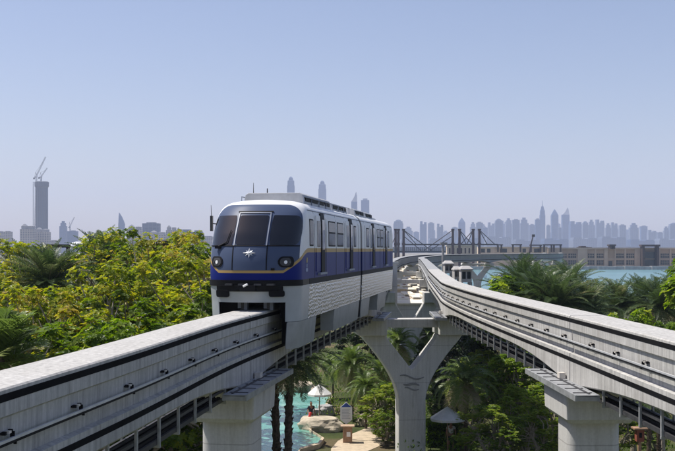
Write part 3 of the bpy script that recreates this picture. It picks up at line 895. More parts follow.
def broadleaf(name, seed, h, rad, ch, leaf, mats, nclump=46, ros=26, nl=8, clump_r=0.75, tint0=0.5, tvar=0.3, limbs=True, flat=1.0, upright=0.0):
    """tree of height h; crown of radius rad and height ch; returns root Empty at the origin"""
    rng = random.Random(seed)
    root = thing(name, (0, 0, 0), 'tree', 'tree')
    trunk = MB(); crown = MB(); crown.tint = []
    fork = Vector((rng.uniform(-.3, .3), rng.uniform(-.3, .3), h - ch * 0.95))
    fork.z = max(fork.z, 0.8)
    r0 = 0.035 * h * 0.5 + .06
    trunk.tube([(0, 0, -0.3), (fork.x * .4, fork.y * .4, fork.z * .5), fork], [r0 * 1.25, r0, r0 * .8], 8)
    cc = Vector((0, 0, h - ch * 0.5))
    mains = []
    for k in range(7):
        a = 2 * math.pi * (k + rng.uniform(-.3, .3)) / 7
        e = fork + Vector((math.cos(a) * rad * .55, math.sin(a) * rad * .55, ch * rng.uniform(.35, .62)))
        m = fork.lerp(e, .5) + Vector((rng.uniform(-.2, .2), rng.uniform(-.2, .2), -.15))
        trunk.tube([fork, m, e], [r0 * .55, r0 * .4, r0 * .25], 6); mains.append((m, e))
    tips = []
    for k in range(nclump):
        for _ in range(30):
            v = rv(rng)
            rr = rng.uniform(.55, 1.0) ** .6
            p = cc + Vector((v.x * rad * rr, v.y * rad * rr, v.z * ch * .5 * rr))
            if v.z < -0.35 and rng.random() < .6: continue
            if all((p - q).length > clump_r * .85 for q in tips): break
        tips.append(p)
    for p in tips:
        m, e = min(mains, key=lambda me: (me[1] - p).length)
        j = m.lerp(e, rng.uniform(.5, 1.0))
        mid = j.lerp(p, .5) + rv(rng) * .25
        if limbs: trunk.tube([j, mid, p + Vector((0, 0, -.1))], [r0 * .26, r0 * .18, r0 * .07], 5)
        ctint = tint0 + rng.uniform(-tvar, tvar)
        cr = clump_r * rng.uniform(.7, 1.25)
        for q in range(ros):
            v = rv(rng); v.z = v.z * .65 + .15
            c = p + v * cr * rng.uniform(.35, 1)
            axis = (v * .6 + Vector((0, 0, .8 + upright)) + rv(rng) * .35).normalized()
            a0 = rng.uniform(0, 6.28); ex = axis.orthogonal().normalized(); ey = axis.cross(ex)
            tt = ctint + (rng.uniform(.05, .22) if rng.random() < .35 else rng.uniform(-.3, .02))
            for j2 in range(nl):
                a = a0 + 2 * math.pi * j2 / nl + rng.uniform(-.3, .3)
                out = ex * math.cos(a) + ey * math.sin(a)
                d = (out * flat + axis * rng.uniform(.05, .6)).normalized()
                leaf_into(crown, c, d, axis, leaf * rng.uniform(.7, 1.2), leaf * rng.uniform(.26, .34), min(1, max(0, tt + rng.uniform(-.08, .08))))
    trunk.build('trunk', M['bark'], root, smooth=True)
    crown.build('crown', mats, root, fix=False)
    return root

def palm(name, seed, h, L, nf, mats, trunk_r=0.2, dead=0.1, leaflet=0.5, drop=1.0, ntr=30, stubs=True, droopy=0.55):
    rng = random.Random(seed)
    root = thing(name, (0, 0, 0), 'palm', 'palm')
    tr = MB()
    k = max(4, int(h / .22)); pts = []; rs = []
    bend = Vector((rng.uniform(-.05, .05), rng.uniform(-.05, .05), 0)) * h
    for i in range(k + 1):
        t = i / k
        pts.append(Vector((0, 0, -.2 + (h + .2) * t)) + bend * t * t)
        rs.append(trunk_r * (1.1 - .25 * t) * (1.13 if i % 2 else .92))
    tr.tube(pts, rs, 9)
    top = pts[-1]
    if stubs:                                               # old leaf bases on the upper trunk
        for i in range(int(h * 14)):
            z = rng.uniform(0.1, 1) ; q = pts[min(k, int(z * k))]; a = rng.uniform(0, 6.28)
            o = Vector((math.cos(a), math.sin(a), 0)); rr = trunk_r * .92
            tr.tube([q + o * rr * .8, q + o * (rr + .07) + Vector((0, 0, .16))], [.05, .025], 4)
    tr.build('trunk', M['trunk'], root, smooth=True)
    cr = MB(); cr.tint = []
    for i in range(nf):
        f = (i + .5) / nf
        az = i * 2.399 + rng.uniform(-.25, .25)
        el = R(86 - 122 * f ** .9 * drop + rng.uniform(-9, 9))
        ll = L * rng.uniform(.82, 1.1) * (0.8 + .2 * math.sin(math.pi * f))
        isdead = f > 1 - dead * 1.0 and rng.random() < .75
        p = top + Vector((0, 0, rng.uniform(-.15, .15)))
        step = ll / 12; prev = p
        base_t = rng.uniform(.15, .6) + (.28 if rng.random() < .22 else 0)
        if isdead: base_t = rng.uniform(.92, 1.0); el -= R(20)
        roll = rng.uniform(-.5, .5)
        line = [p]; els = []
        for s_ in range(12):
            d = Vector((math.cos(az) * math.cos(el), math.sin(az) * math.cos(el), math.sin(el)))
            p = p + d * step; line.append(p); els.append(d)
            el -= R(droopy * (3.5 + 8.0 * (s_ / 12)) * (1.0 + .7 * math.cos(el)))
            az += rng.uniform(-.02, .02)
        bcount = len(cr.v)
        cr.tube(line, [.03 * (1 - .8 * q / 12) for q in range(13)], 3, 0, False)
        cr.tint += [base_t + .18] * (len(cr.v) - bcount)
        for q in range(ntr):
            t = .12 + .88 * q / (ntr - 1); x = t * 12; i0 = min(11, int(x)); pp = line[i0].lerp(line[i0 + 1], x - i0); d = els[i0]
            sd_ = d.cross(Vector((0, 0, 1)))
            if sd_.length < .05: sd_ = Vector((1, 0, 0))
            sd_.normalize(); up = sd_.cross(d)
            ln = leaflet * (math.sin(math.pi * min(1, .18 + .8 * t)) ** .7) * rng.uniform(.85, 1.1)
            for sg in (1, -1):
                dr = (sd_ * sg * .8 + d * .62 + up * (.32 + roll * sg * .3) + rv(rng) * .1).normalized()
                wd = leaflet * .05
                a = pp; b_ = pp + dr * ln * .55 ; c = pp + dr * ln + Vector((0, 0, -ln * .16))
                n0 = len(cr.v)
                for vv in (a - d * wd * .5, a + d * wd * .5, b_ + d * wd, b_ - d * wd, c): cr.v.append((vv.x, vv.y, vv.z))
                cr.f += [(n0, n0 + 1, n0 + 2, n0 + 3), (n0 + 3, n0 + 2, n0 + 4)]; cr.m += [0, 0]
                cr.tint += [min(1, max(0, base_t + rng.uniform(-.12, .12)))] * 5
    cr.build('crown', mats, root, fix=False)
    return root

FIRST = set()
def place(proto, px, d, h, hn, label, cat, group, rz=None, x=None, name=None, sx=1.0):
    o = proto if proto.name not in FIRST else copy_tree(proto)
    FIRST.add(proto.name); FIRST.add(o.name) if o is proto else None
    o.location = (gx(px, d), d, 0); k = h / hn
    o.scale = (k * sx, k * sx, k); o.rotation_euler = (0, 0, rz if rz is not None else (px * 1.7 + d * .9) % 6.28)
    return tag(o, label, cat, group)
def hh(py, d): return EYE - (py - HY) / F * d             # height of a point seen at row py

# yellow-green almond trees behind the train's beam
al = [broadleaf('almond_tree', 11 + k, 12.0, 4.6, 7.8, 0.18, M['leaf_lime'], 84, 32, 7, 0.62, t0, .3, True, 1.2) for k, t0 in enumerate((.66, .76, .86))]
T = 'yellow-green trees behind the train beam'
for k, (px, d, py, v, lab) in enumerate([
    (12, 41, 282, 2, 'ochre-tinged almond tree at the edge of the photo, above the fan palm'),
    (62, 45, 291, 0, 'low lime green almond tree in front of the dark date palm'),
    (112, 44, 268, 1, 'yellow-green almond tree with a bare grey bough arching over it'),
    (168, 44, 262, 1, 'bright lime almond tree just before the train nose'),
    (203, 50, 246, 0, 'almond tree half hidden by the train nose'),
    (126, 64, 230, 0, 'tallest almond tree, below the blade-shaped skyscraper'),
    (172, 66, 235, 1, 'tall almond tree in front of the pale gabled apartment blocks'),
    (186, 77, 233, 0, 'far almond tree between gabled apartments and train nose'),
    (84, 62, 255, 2, 'olive-yellow almond tree between the two dark date palms'),
    (2, 60, 238, 2, 'sparse ochre almond tree below the small apartment blocks'),
    (-22, 50, 262, 0, 'almond tree cut by the photo edge above the fan palm'),
    (150, 86, 241, 2, 'almond tree behind the dark viewing frame'),
    (36, 72, 262, 1, 'almond tree hidden behind the big dark date palm')]):
    place(al[v], px, d, hh(py, d), 12.0, lab, 'tree', T, sx=0.92)
# shrubs under them
sh = [broadleaf('garden_shrub', 31 + k, 8.0, 1.9, 6.4, 0.17, (M['leaf_lime'], M['leaf_green'])[k], 60, 26, 7, 0.5, .35 + .15 * k, .3, True) for k in range(2)]
G = 'green garden shrubs'
for px, d, py, v, lab in [
    (70, 36, 322, 0, 'leafy shrub against the train beam beside the fan palm'), (118, 38, 306, 1, 'leafy shrub below the arching bare bough'),
    (160, 40, 296, 0, 'leafy shrub against the beam in front of the train nose'), (198, 43, 288, 1, 'leafy shrub touching the train nose'),
    (100, 47, 300, 0, 'shaded shrub beneath the tallest almond tree'), (30, 38, 312, 1, 'shrub above the fan palm'),
    (142, 60, 438, 1, 'low yellow-green shrub seen under the train beam'), (175, 57, 441, 0, 'low shrub beside the dark rock under the train beam'),
    (186, 52, 300, 0, 'tall shrub behind the beam near the train nose'), (60, 50, 302, 1, 'shaded shrub under the ochre almond tree')]:
    place(sh[v], px, d, max(1.2, hh(py, d)), 8.0, lab, 'shrub', G, sx=(1.0 if hh(py, d) > 4 else 2.6))

# the bright green trees below the empty beam
bt = [broadleaf('green_tree', 51 + k, 7.0, 2.2, 6.4, 0.16, M['leaf_green'], 84, 28, 6, 0.42, .76 + .1 * k, .26, True, .8, .9) for k in range(2)]
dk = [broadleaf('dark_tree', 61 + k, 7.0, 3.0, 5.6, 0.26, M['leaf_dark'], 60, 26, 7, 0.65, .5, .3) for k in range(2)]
B = 'bright green trees below the empty beam'
for px, d, py, v, lab in [
    (505, 65, 352, 0, 'bright green tree below the hangers of the empty beam'), (535, 63, 343, 1, 'tallest bright green tree under the empty beam, next to the round pier'),
    (558, 68, 356, 0, 'green tree directly behind the round pier on the empty track side'), (481, 76, 350, 1, 'green tree behind the thatched parasol'),
    (521, 57, 385, 1, 'low bright green tree in front of the taller ones'), (490, 55, 405, 0, 'small spiky green tree next to the thatched parasol'),
    (549, 53, 392, 0, 'green bush at the foot of the round pier on the empty track side'), (390, 72, 380, 0, 'green tree beside the stem of the Y-shaped pier'),
    (386, 66, 384, 1, 'lime green bush touching the stem of the Y-shaped pier'), (384, 64, 412, 0, 'small bush between the path and the Y-shaped pier'),
    (610, 58, 402, 0, 'green tree peeping out behind the round pier on the empty track side'), (652, 60, 410, 1, 'green bush under the empty beam near the red wooden lantern')]:
    place(bt[v], px, d, hh(py, d), 7.0, lab, 'tree', B, sx=(1.25 if hh(py, d) > 4 else 1.5))
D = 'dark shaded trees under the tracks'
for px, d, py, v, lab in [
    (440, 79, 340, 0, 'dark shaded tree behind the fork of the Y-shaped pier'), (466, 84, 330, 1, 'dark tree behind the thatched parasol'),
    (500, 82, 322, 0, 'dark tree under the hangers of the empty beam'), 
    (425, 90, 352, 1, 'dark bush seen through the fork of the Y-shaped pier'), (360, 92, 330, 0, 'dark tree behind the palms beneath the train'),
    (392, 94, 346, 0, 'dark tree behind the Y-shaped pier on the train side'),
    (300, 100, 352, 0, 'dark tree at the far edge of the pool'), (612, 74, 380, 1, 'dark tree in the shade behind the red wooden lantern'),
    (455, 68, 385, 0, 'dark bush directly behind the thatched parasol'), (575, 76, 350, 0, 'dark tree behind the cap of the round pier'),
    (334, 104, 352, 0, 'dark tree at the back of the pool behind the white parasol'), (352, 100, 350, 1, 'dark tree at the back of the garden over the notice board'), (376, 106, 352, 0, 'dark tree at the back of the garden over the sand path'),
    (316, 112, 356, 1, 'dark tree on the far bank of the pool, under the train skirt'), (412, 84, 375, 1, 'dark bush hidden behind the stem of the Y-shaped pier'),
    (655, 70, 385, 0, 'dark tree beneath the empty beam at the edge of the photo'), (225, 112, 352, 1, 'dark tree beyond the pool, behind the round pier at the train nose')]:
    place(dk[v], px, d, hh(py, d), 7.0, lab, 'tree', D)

# palms
dp = [palm('date_palm', 71 + k, 8.0, 3.5, 84, M['frond'], .24, .08, .6, .9, 34, True, .42) for k in range(3)]
PG = 'date palms by the lagoon'
for px, d, py, v, lab in [
    (522, 80, 284, 0, 'date palm in front of the white boat'), (546, 88, 288, 1, 'date palm below the end of the viaduct'),
    (572, 84, 286, 2, 'date palm below the seaside hotel with pale drooping fronds'), (600, 92, 293, 0, 'date palm in the row before the open lagoon water'),
    (622, 80, 296, 1, 'low date palm before the lagoon, second from the dark portal'), (642, 86, 291, 2, 'full date palm below the dark portal of the hotel'),
    (660, 78, 295, 0, 'date palm right of the one below the dark portal'), (684, 80, 290, 1, 'date palm cut by the edge of the photo below the hotel'),
    (586, 74, 300, 1, 'short date palm touching the empty beam below the hotel'), (560, 72, 300, 2, 'short date palm touching the empty beam below the viaduct end'),
    (508, 92, 291, 2, 'date palm beside the pale viaduct pier'), (700, 86, 284, 0, 'date palm mostly outside the photo beside the lagoon'), (536, 74, 294, 0, 'bushy date palm close to the empty beam')]:
    place(dp[v], px, d, hh(py + (8 if px < 585 else 13), d), 8.0, lab, 'palm tree', PG)
dd = palm('dark_date_palm', 81, 9.0, 2.6, 90, M['frond'], .26, .05, .5, .72, 30, True, .3)
place(dd, 48, 57, hh(285, 57), 9.0, 'large dark date palm below the unfinished tower with cranes', 'palm tree', 'dark date palms among the yellow trees')
place(dd, 103, 68, hh(267, 68), 9.0, 'dark date palm between the yellow trees, below the blade-shaped skyscraper', 'palm tree', 'dark date palms among the yellow trees', rz=2.0)
place(dd, 22, 70, hh(277, 70), 9.0, 'smaller dark date palm behind the ochre almond trees', 'palm tree', 'dark date palms among the yellow trees', rz=4.0)
cp = [palm('coconut_palm', 91 + k, 6.0, 3.8, 52, M['frond_green'], .17, .32, .78, .95, 40, False, .75) for k in range(2)]  # dead fronds; their raised share and paler colour also paint in sunlit ones
CG = 'feathery palms beneath the train'
for px, d, py, v, lab in [
    (352, 74, 366, 1, 'bright feathery palm under the middle of the train'), (384, 76, 372, 0, 'feathery palm between the train and the Y-shaped pier'),
    (333, 84, 368, 1, 'feathery palm above the white parasol'), (366, 70, 388, 0, 'low feathery palm behind the pool notice board'),
    (466, 62, 384, 1, 'feathery palm with sunlit fronds between Y-shaped pier and green trees'), (306, 92, 364, 1, 'feathery palm across the pool behind the twin trunks'),
    (430, 96, 336, 0, 'feathery palm behind the fork of the Y-shaped pier'), (398, 86, 345, 1, 'feathery palm behind the arm of the Y-shaped pier')]:
    place(cp[v], px, d, max(1.2, hh(py, d)), 6.0, lab, 'palm tree', CG)
for px, d, py, v, lab in [(338, 76, 408, 0, 'low shrub between the parasol and the notice board'), (356, 71, 414, 1, 'low shrub right behind the notice board'), (366, 74, 402, 1, 'shrub under the low feathery palm'), (330, 80, 398, 0, 'shrub behind the white parasol'), (378, 68, 412, 1, 'lime shrub at the bend of the sand path'), (345, 88, 392, 1, 'shrub at the back of the pool beside the white parasol'), (360, 82, 392, 0, 'shrub at the back of the garden above the notice board'), (438, 72, 398, 1, 'shrub between Y-shaped pier stem and pale parasol'), (470, 66, 402, 1, 'shrub right beside the pale parasol in the shade')]:
    place(sh[v], px, d, hh(py, d), 8.0, lab, 'shrub', 'shrubs round the notice board', sx=2.0)
tp = palm('twin_palm', 99, 7.2, 2.4, 46, M['frond'], .17, .1, .5)
place(tp, 277.6, 46, 7.4, 7.2, 'dark palm trunk over the pool, the one touching the round pier', 'palm tree', 'twin dark palms over the pool')
place(tp, 287.2, 45, 7.2, 7.2, 'dark palm trunk over the pool, farther from the round pier', 'palm tree', 'twin dark palms over the pool', rz=1.1)
place(tp, 648, 50, 4.6, 7.2, 'palm trunk under the empty beam, beside the red wooden lantern', 'palm tree', 'palm trunks under the empty beam', rz=2.1)
place(tp, 659, 52, 4.8, 7.2, 'palm trunk under the empty beam, next to the photo edge', 'palm tree', 'palm trunks under the empty beam', rz=3.3)
fp = palm('fan_palm', 101, 6.0, 1.35, 32, M['frond_green'], .16, .0, .7, .8, 18, False, .3)
place(fp, 8, 33, hh(358, 33), 6.0, 'fan palm with blue-green spiky leaves above the train beam', 'palm tree', 'spiky fan palms')
place(fp, 634, 50, 1.6, 6.0, 'small spiky fan palm below the red wooden lantern', 'palm tree', 'spiky fan palms', sx=2.4)
place(fp, 668, 49, 1.6, 6.0, 'small spiky fan palm at the photo edge under the empty beam', 'palm tree', 'spiky fan palms', sx=2.4, rz=1)
# broadleaf plants by the lagoon palms
lb = broadleaf('lagoon_tree', 111, 8.0, 2.4, 5.0, .34, M['leaf_green'], 40, 22, 6, .6, .78, .2)
place(lb, 514, 76, hh(274, 76), 8.0, 'bright green broad-leaved tree among palms by the viaduct pier', 'tree', 'broad-leaved trees among the lagoon palms')
place(lb, 727, 66, hh(246, 66), 8.0, 'green tree cut by the photo edge beside the hotel', 'tree', 'broad-leaved trees among the lagoon palms', rz=2)
place(lb, 634, 60, hh(307, 60), 8.0, 'light green tree top peeping over the empty beam below the palms', 'tree', 'broad-leaved trees among the lagoon palms', rz=3, sx=.7)
place(lb, 664, 56, hh(320, 56), 8.0, 'light green tree top peeping over the empty beam at the photo edge', 'tree', 'broad-leaved trees among the lagoon palms', rz=4, sx=.6)

# undergrowth: loose leaves over the garden ground, nobody could count it
def inside(p, poly):
    c = False; n = len(poly)
    for i in range(n):
        a, b = poly[i], poly[i - 1]
        if (a[1] > p[1]) != (b[1] > p[1]) and p[0] < (b[0] - a[0]) * (p[1] - a[1]) / (b[1] - a[1]) + a[0]: c = not c
    return c
path_xy = [ground(px, py).to_2d() for px, py in [(322, 480), (326, 446), (334, 436), (350, 428), (372, 421), (388, 424), (398, 436), (386, 450), (372, 456), (368, 480)]]
rng = random.Random(8); ug = MB(); ug.tint = []
for k in range(4200):
    d = 34 + 96 * rng.random() ** 1.3; x = rng.uniform(-.36, .36) * d
    if (d < 74 and -7 < x < 4) or inside((x, d), pool_xy) or inside((x, d), path_xy): continue
    hgt = .35 + .9 * max(0, noise.noise(Vector((x * .12, d * .12, 0))) + .25)
    tt = .35 + .35 * noise.noise(Vector((x * .2, d * .2, 5)))
    for j in range(11):
        c = Vector((x + rng.gauss(0, .3), d + rng.gauss(0, .3), rng.uniform(0.02, hgt)))
        leaf_into(ug, c, (rv(rng) + Vector((0, 0, .8))).normalized(), rv(rng), rng.uniform(.14, .3), .05, min(1, max(0, tt + rng.uniform(-.2, .2))))
o = ug.build('undergrowth', M['leaf_green'], fix=False); tag(o, 'loose green ground cover between trees and pool', 'undergrowth', None, 'stuff')

# ------------------------------------------------------------------ hotel, wall and bridge by the lagoon
def facade_box(mb, px0, px1, ytop, d, depth, zb=0.0, m=0):
    x0, x1 = gx(px0, d), gx(px1, d); zt = hh(ytop, d)
    mb.box(((x0 + x1) / 2, d + depth / 2, (zt + zb) / 2), (x1 - x0, depth, zt - zb), 0, m)
def rect_on(mb, px0, px1, y0, y1, d, proud=0.25, m=0):
    x0, x1 = gx(px0, d), gx(px1, d); z0, z1 = hh(y1, d), hh(y0, d)
    mb.box(((x0 + x1) / 2, d - proud / 2 + .3, (z0 + z1) / 2), (x1 - x0, proud + .6, z1 - z0), 0, m)
DH = 736.0
hotel = thing('hotel_building', at(620, 260, DH), 'long two-storey sand coloured seaside hotel with rows of dark windows across the lagoon', 'hotel')
mb = MB(); facade_box(mb, 548, 760, 248.6, DH, 30); mb.build('wall', M['hotel'], hotel)
mb = MB()
for a, b in ((548, 562), (577.5, 587), (594.5, 596), (604, 607.5), (614.5, 615.6), (624.3, 625.8), (634.5, 640), (657.5, 660), (669.5, 671), (680, 684), (700, 704)): rect_on(mb, a, b, 247.9, 266, DH, .7)
rect_on(mb, 548, 760, 247.6, 249.2, DH, 1.0); rect_on(mb, 548, 760, 258.4, 259.6, DH, .5)
mb.build('pilaster_trim', M['hotel_trim'], hotel)
win = [(562.6, 566.6), (568.4, 576), (588, 594), (596.8, 603.4), (616.2, 623.7), (626.4, 634), (660.6, 669), (671.8, 679.5), (685, 692), (694, 699)]
for a, b in win:
    for y0, y1 in ((253.6, 257.9), (260.3, 264.7)):
        mb = MB(); rect_on(mb, a, b, y0, y1, DH, .15); n = 4
        for k in range(1, n): rect_on(mb, a + (b - a) * k / n - .12, a + (b - a) * k / n + .12, y0, y1, DH, .35, 1)
        rect_on(mb, a, b, y0 + 1.6, y0 + 1.9, DH, .4, 1)
        mb.build('window', [M['dark_glass'], M['hotel_trim']], hotel)
mb = MB(); rect_on(mb, 608.6, 612.2, 261, 266, DH, .2); mb.build('doorway', M['dark_glass'], hotel)
mb = MB(); rect_on(mb, 580, 586, 254, 265, DH, .2); rect_on(mb, 581.5, 584.5, 258, 265, DH, .5, 1); mb.build('archway', [M['hotel_trim'], M['dark_glass']], hotel)
def portal(px0, px1, y0, y1, d, label, th=1.6, dep=6.0, name='timber_portal', grp='dark timber portals'):
    r = thing(name, at((px0 + px1) / 2, y1, d), label, 'portal', grp)
    x0, x1 = gx(px0, d), gx(px1, d); zt, zb = hh(y0, d), hh(y1, d)
    for x in (x0 + th / 2, x1 - th / 2):
        mb = MB(); mb.box((x, d - dep / 2, (zt + zb) / 2), (th, dep, zt - zb)); mb.build('post', M['dark_frame'], r)
    mb = MB(); mb.box(((x0 + x1) / 2, d - dep / 2, zt + .02), (x1 - x0 + th, dep + .2, th * .9)); mb.build('lintel', M['dark_frame'], r)
    return r
pr = portal(640.2, 656.6, 245.6, 266.5, DH - 1, 'tall dark portal frame on the front of the hotel', 1.5)
mb = MB(); rect_on(mb, 643, 654.5, 252, 258, DH - 2, .4); rect_on(mb, 643, 654.5, 260, 266, DH - 2, .4); mb.build('screen', M['dark_glass'], pr)
portal(608, 613, 245.2, 249, DH - 1, 'small dark frame on the hotel roof over its doorway', 1.2)
mb = MB()
for a, b, y in ((579, 588, 247), (581, 586, 246), (589, 592, 247.2)): facade_box(mb, a, b, y, DH + 12, 8, 12)
mb.build('rooftop_plant', M['dark_frame'], None, (gx(583, DH), DH + 12, 12)); tag(bpy.context.scene.objects['rooftop_plant'], 'dark rooftop plant room on the hotel above its archway', 'plant room', None, 'thing')
mb = MB()
for k in range(40):
    a = 400 + 9 * k
    facade_box(mb, a, a + 9, 266.2 + .25 * math.sin(k * 1.7), 692 - .5 * math.sin(k * 2.3), 6, -2)
o = mb.build('sea_wall', M['grey_wall'], None, (gx(620, 722), 722, 0)); tag(o, 'grey stone sea wall along the water below the hotel', 'sea wall', None, 'thing')

# beige wall with pergolas behind the viaduct
DW = 728.0
r = thing('garden_building', at(520, 252, DW), 'low beige building with dark openings behind the viaduct', 'building')
mb = MB(); facade_box(mb, 478, 547.6, 247.2, DW, 8); mb.build('wall', M['beige'], r)
for a, b in ((481, 485), (487, 490.5), (500, 507), (522.5, 526), (534, 541)):
    mb = MB(); rect_on(mb, a, b, 248.6, 252.5, DW, .02); mb.build('window', M['dark_glass'], r)
mb = MB(); rect_on(mb, 477.6, 547.6, 246.7, 247.5, DW, .6); mb.build('coping', M['cream'], r)
for a, b, y, lab in ((497, 502, 244.9, 'dark pergola frame on the beige building above the white boat'), (512, 521, 244.8, 'wide dark pergola frame on the beige building, middle of the roof'),
                     (530, 541, 245.2, 'low dark pergola on the beige building under the leaning floodlight'), (543.2, 552, 244.9, 'dark pergola frame on the beige building close to the viaduct end'), (553, 561, 244.9, 'dark pergola frame beside the hotel, at the end of the beige building')):
    portal(a, b, y, 252, DW - 2, lab, 1.0, 1.4, 'pergola', 'dark pergolas on the beige building')
r = thing('floodlight', at(529.5, 267, 722), 'dark leaning floodlight pole above the beige building', 'floodlight')
mb = MB(); mb.tube([at(529, 267, 722), at(529.6, 252, 722), at(531, 244, 722), at(533, 236.5, 722)], [.6, .6, .5, .4], 6); mb.build('pole', M['dark_frame'], r)
mb = MB(); mb.box(at(533.4, 235.6, 722), (2.0, 1.2, 1.7)); mb.build('lamp_head', M['dark_frame'], r)
# arcade
DA = 716.0
r = thing('arcade_building', at(463, 250, DA), 'beige arcade with pale arches under the bridge masts', 'building')
mb = MB(); facade_box(mb, 447, 477, 245.6, DA, 8); mb.build('wall', M['beige'], r)
for k in range(7):
    a = 449 + k * 3.9
    mb = MB(); x0, x1 = gx(a, DA), gx(a + 2.1, DA); z0, zt = hh(253.5, DA), hh(248.6, DA)
    x1 = x0 + (x1 - x0) * .72; arch = [(x0, z0), (x1, z0), (x1, zt)] + [((x0 + x1) / 2 + (x1 - x0) / 2 * math.cos(R(q)), zt + (x1 - x0) / 2 * math.sin(R(q))) for q in range(20, 180, 20)] + [(x0, zt)]
    mb.extrude([(x, DA - .04, z) for x, z in arch], (0, .8, 0)); mb.build('arch', M['dark_frame'], r)
mb = MB(); facade_box(mb, 446.5, 477.5, 245.1, DA - .4, 9, hh(246, DA)); mb.build('roof_slab', M['cream'], r)
# cable-stayed footbridge
DB = 702.0; KB = DB / 214
r = thing('footbridge', at(440, 250, DB), 'cable-stayed footbridge with red-brown twin masts behind the viaduct', 'bridge')
mb = MB(); facade_box(mb, 392, 446, 250.4, DB, 6, hh(252.6, DB)); mb.build('deck', M['dark_steel'], r)
mb = MB(); facade_box(mb, 404, 498, 243.8, DB - .4, 1.5, hh(245.3, DB)); mb.build('girder', M['dark_frame'], r)
mb = MB()
for k in range(28):
    a = 393 + k * 1.96; mb.bar(at(a, 250.4, DB), at(a, 247.4, DB), .06 * KB)
for y in (247.4, 248.4, 249.4): mb.bar(at(392, y, DB), at(446, y, DB), .05 * KB)
mb.build('railing', M['dark_steel'], r)
masts = [(395.6, 1), (398.4, 0), (403.6, 0), (452.8, 0), (459.5, 0), (473.2, 0), (479.4, 0)]
for px, _ in masts:
    mb = MB(); d = DB + (5 if _ else 0)
    mb.tube([Vector((gx(px, d), d, -1)), at(px, 230, d)], [.28 * KB, .25 * KB], 8); mb.box(at(px, 229.6, d), (.62 * KB, .62 * KB, .35 * KB)); mb.box(at(px, 244, d), (.66 * KB, .66 * KB, .5 * KB))
    mb.build('mast', M['mast'], r)
for a, ya, b, yb in ((403.6, 230, 432, 251), (403.6, 230, 416, 244), (403.6, 236, 421, 250.5), (452.8, 230, 424, 250.5), (452.8, 230, 433, 244), (452.8, 236, 430, 250.5), (459.5, 230, 472, 244), (459.5, 230, 466, 244),
                     (473.2, 230, 461, 244), (473.2, 230, 467, 244), (479.4, 230, 495, 244.5), (479.4, 230, 487, 244), (398.4, 230, 392, 244)):
    mb = MB(); mb.bar(at(a, ya, DB), at(b, yb, DB), .085 * KB); mb.build('stay_cable', M['dark_frame'], r)

# grey cabins and post beside the viaduct
def cabin(px0, px1, y0, y1, d, label):
    r = thing('equipment_cabin', ((gx((px0 + px1) / 2, d)), d, 0), label, 'cabin', 'grey equipment cabins by the viaduct')
    x0, x1 = gx(px0, d), gx(px1, d); zt, zb = hh(y0, d), hh(y1, d); cx = (x0 + x1) / 2; wd = x1 - x0
    mb = MB(); mb.box((cx, d, (zt + zb) / 2 - .1), (wd * .9, 2.4, zt - zb - .2)); mb.build('wall', M['grey_wall'], r)
    mb = MB(); mb.loft([[Vector((cx + a * wd * f, d + b * 1.4 * f * 1.1, z)) for a, b in ((-.55, -1), (.55, -1), (.55, 1), (-.55, 1))] for f, z in ((1, zt - .2), (1, zt - .08), (.5, zt + .25))]); mb.build('roof', M['grey_wall'], r)
    for k in range(2):
        mb = MB(); mb.box((cx - wd * .22 + k * wd * .42, d - 1.2, (zt + zb) / 2), (wd * .3, .06, (zt - zb) * .5)); mb.build('window', M['dark_glass'], r)
    for sx in (-1, 1):
        for sy in (-1, 1):
            mb = MB(); mb.box((cx + sx * wd * .4, d + sy * 1.0, zb / 2), (.25, .25, zb)); mb.build('leg', M['steel'], r)
cabin(443.5, 452.5, 262.6, 273, 128, 'small grey cabin right beside the grey lamp post')
cabin(453, 459.5, 268.5, 279, 121, 'narrow grey cabin between the two others beside the viaduct')
cabin(459.5, 471, 268, 282, 118, 'wide grey cabin with windows, closest to the white boat')
r = thing('lamp_post', (gx(443, 134), 134, 0), 'grey post standing in front of the viaduct beside the small cabin', 'post')
mb = MB(); mb.tube([(gx(443, 134), 134, 0), at(443, 243.5, 134)], [.19, .15], 8); mb.build('pole', M['grey_wall'], r)
mb = MB(); mb.box(at(443.6, 243.6, 134), (.9, .5, .3)); mb.build('lamp_head', M['grey_wall'], r)
mb = MB(); c = at(394.4, 263, 97); mb.box((c.x, c.y, c.z / 2), (.5, .6, c.z)); mb.box((c.x, c.y, c.z), (.7, .8, .25))
o = mb.build('concrete_post', M['pier'], None, (c.x, c.y, 0)); tag(o, 'slim concrete post at the rear end of the train', 'post', None, 'thing')

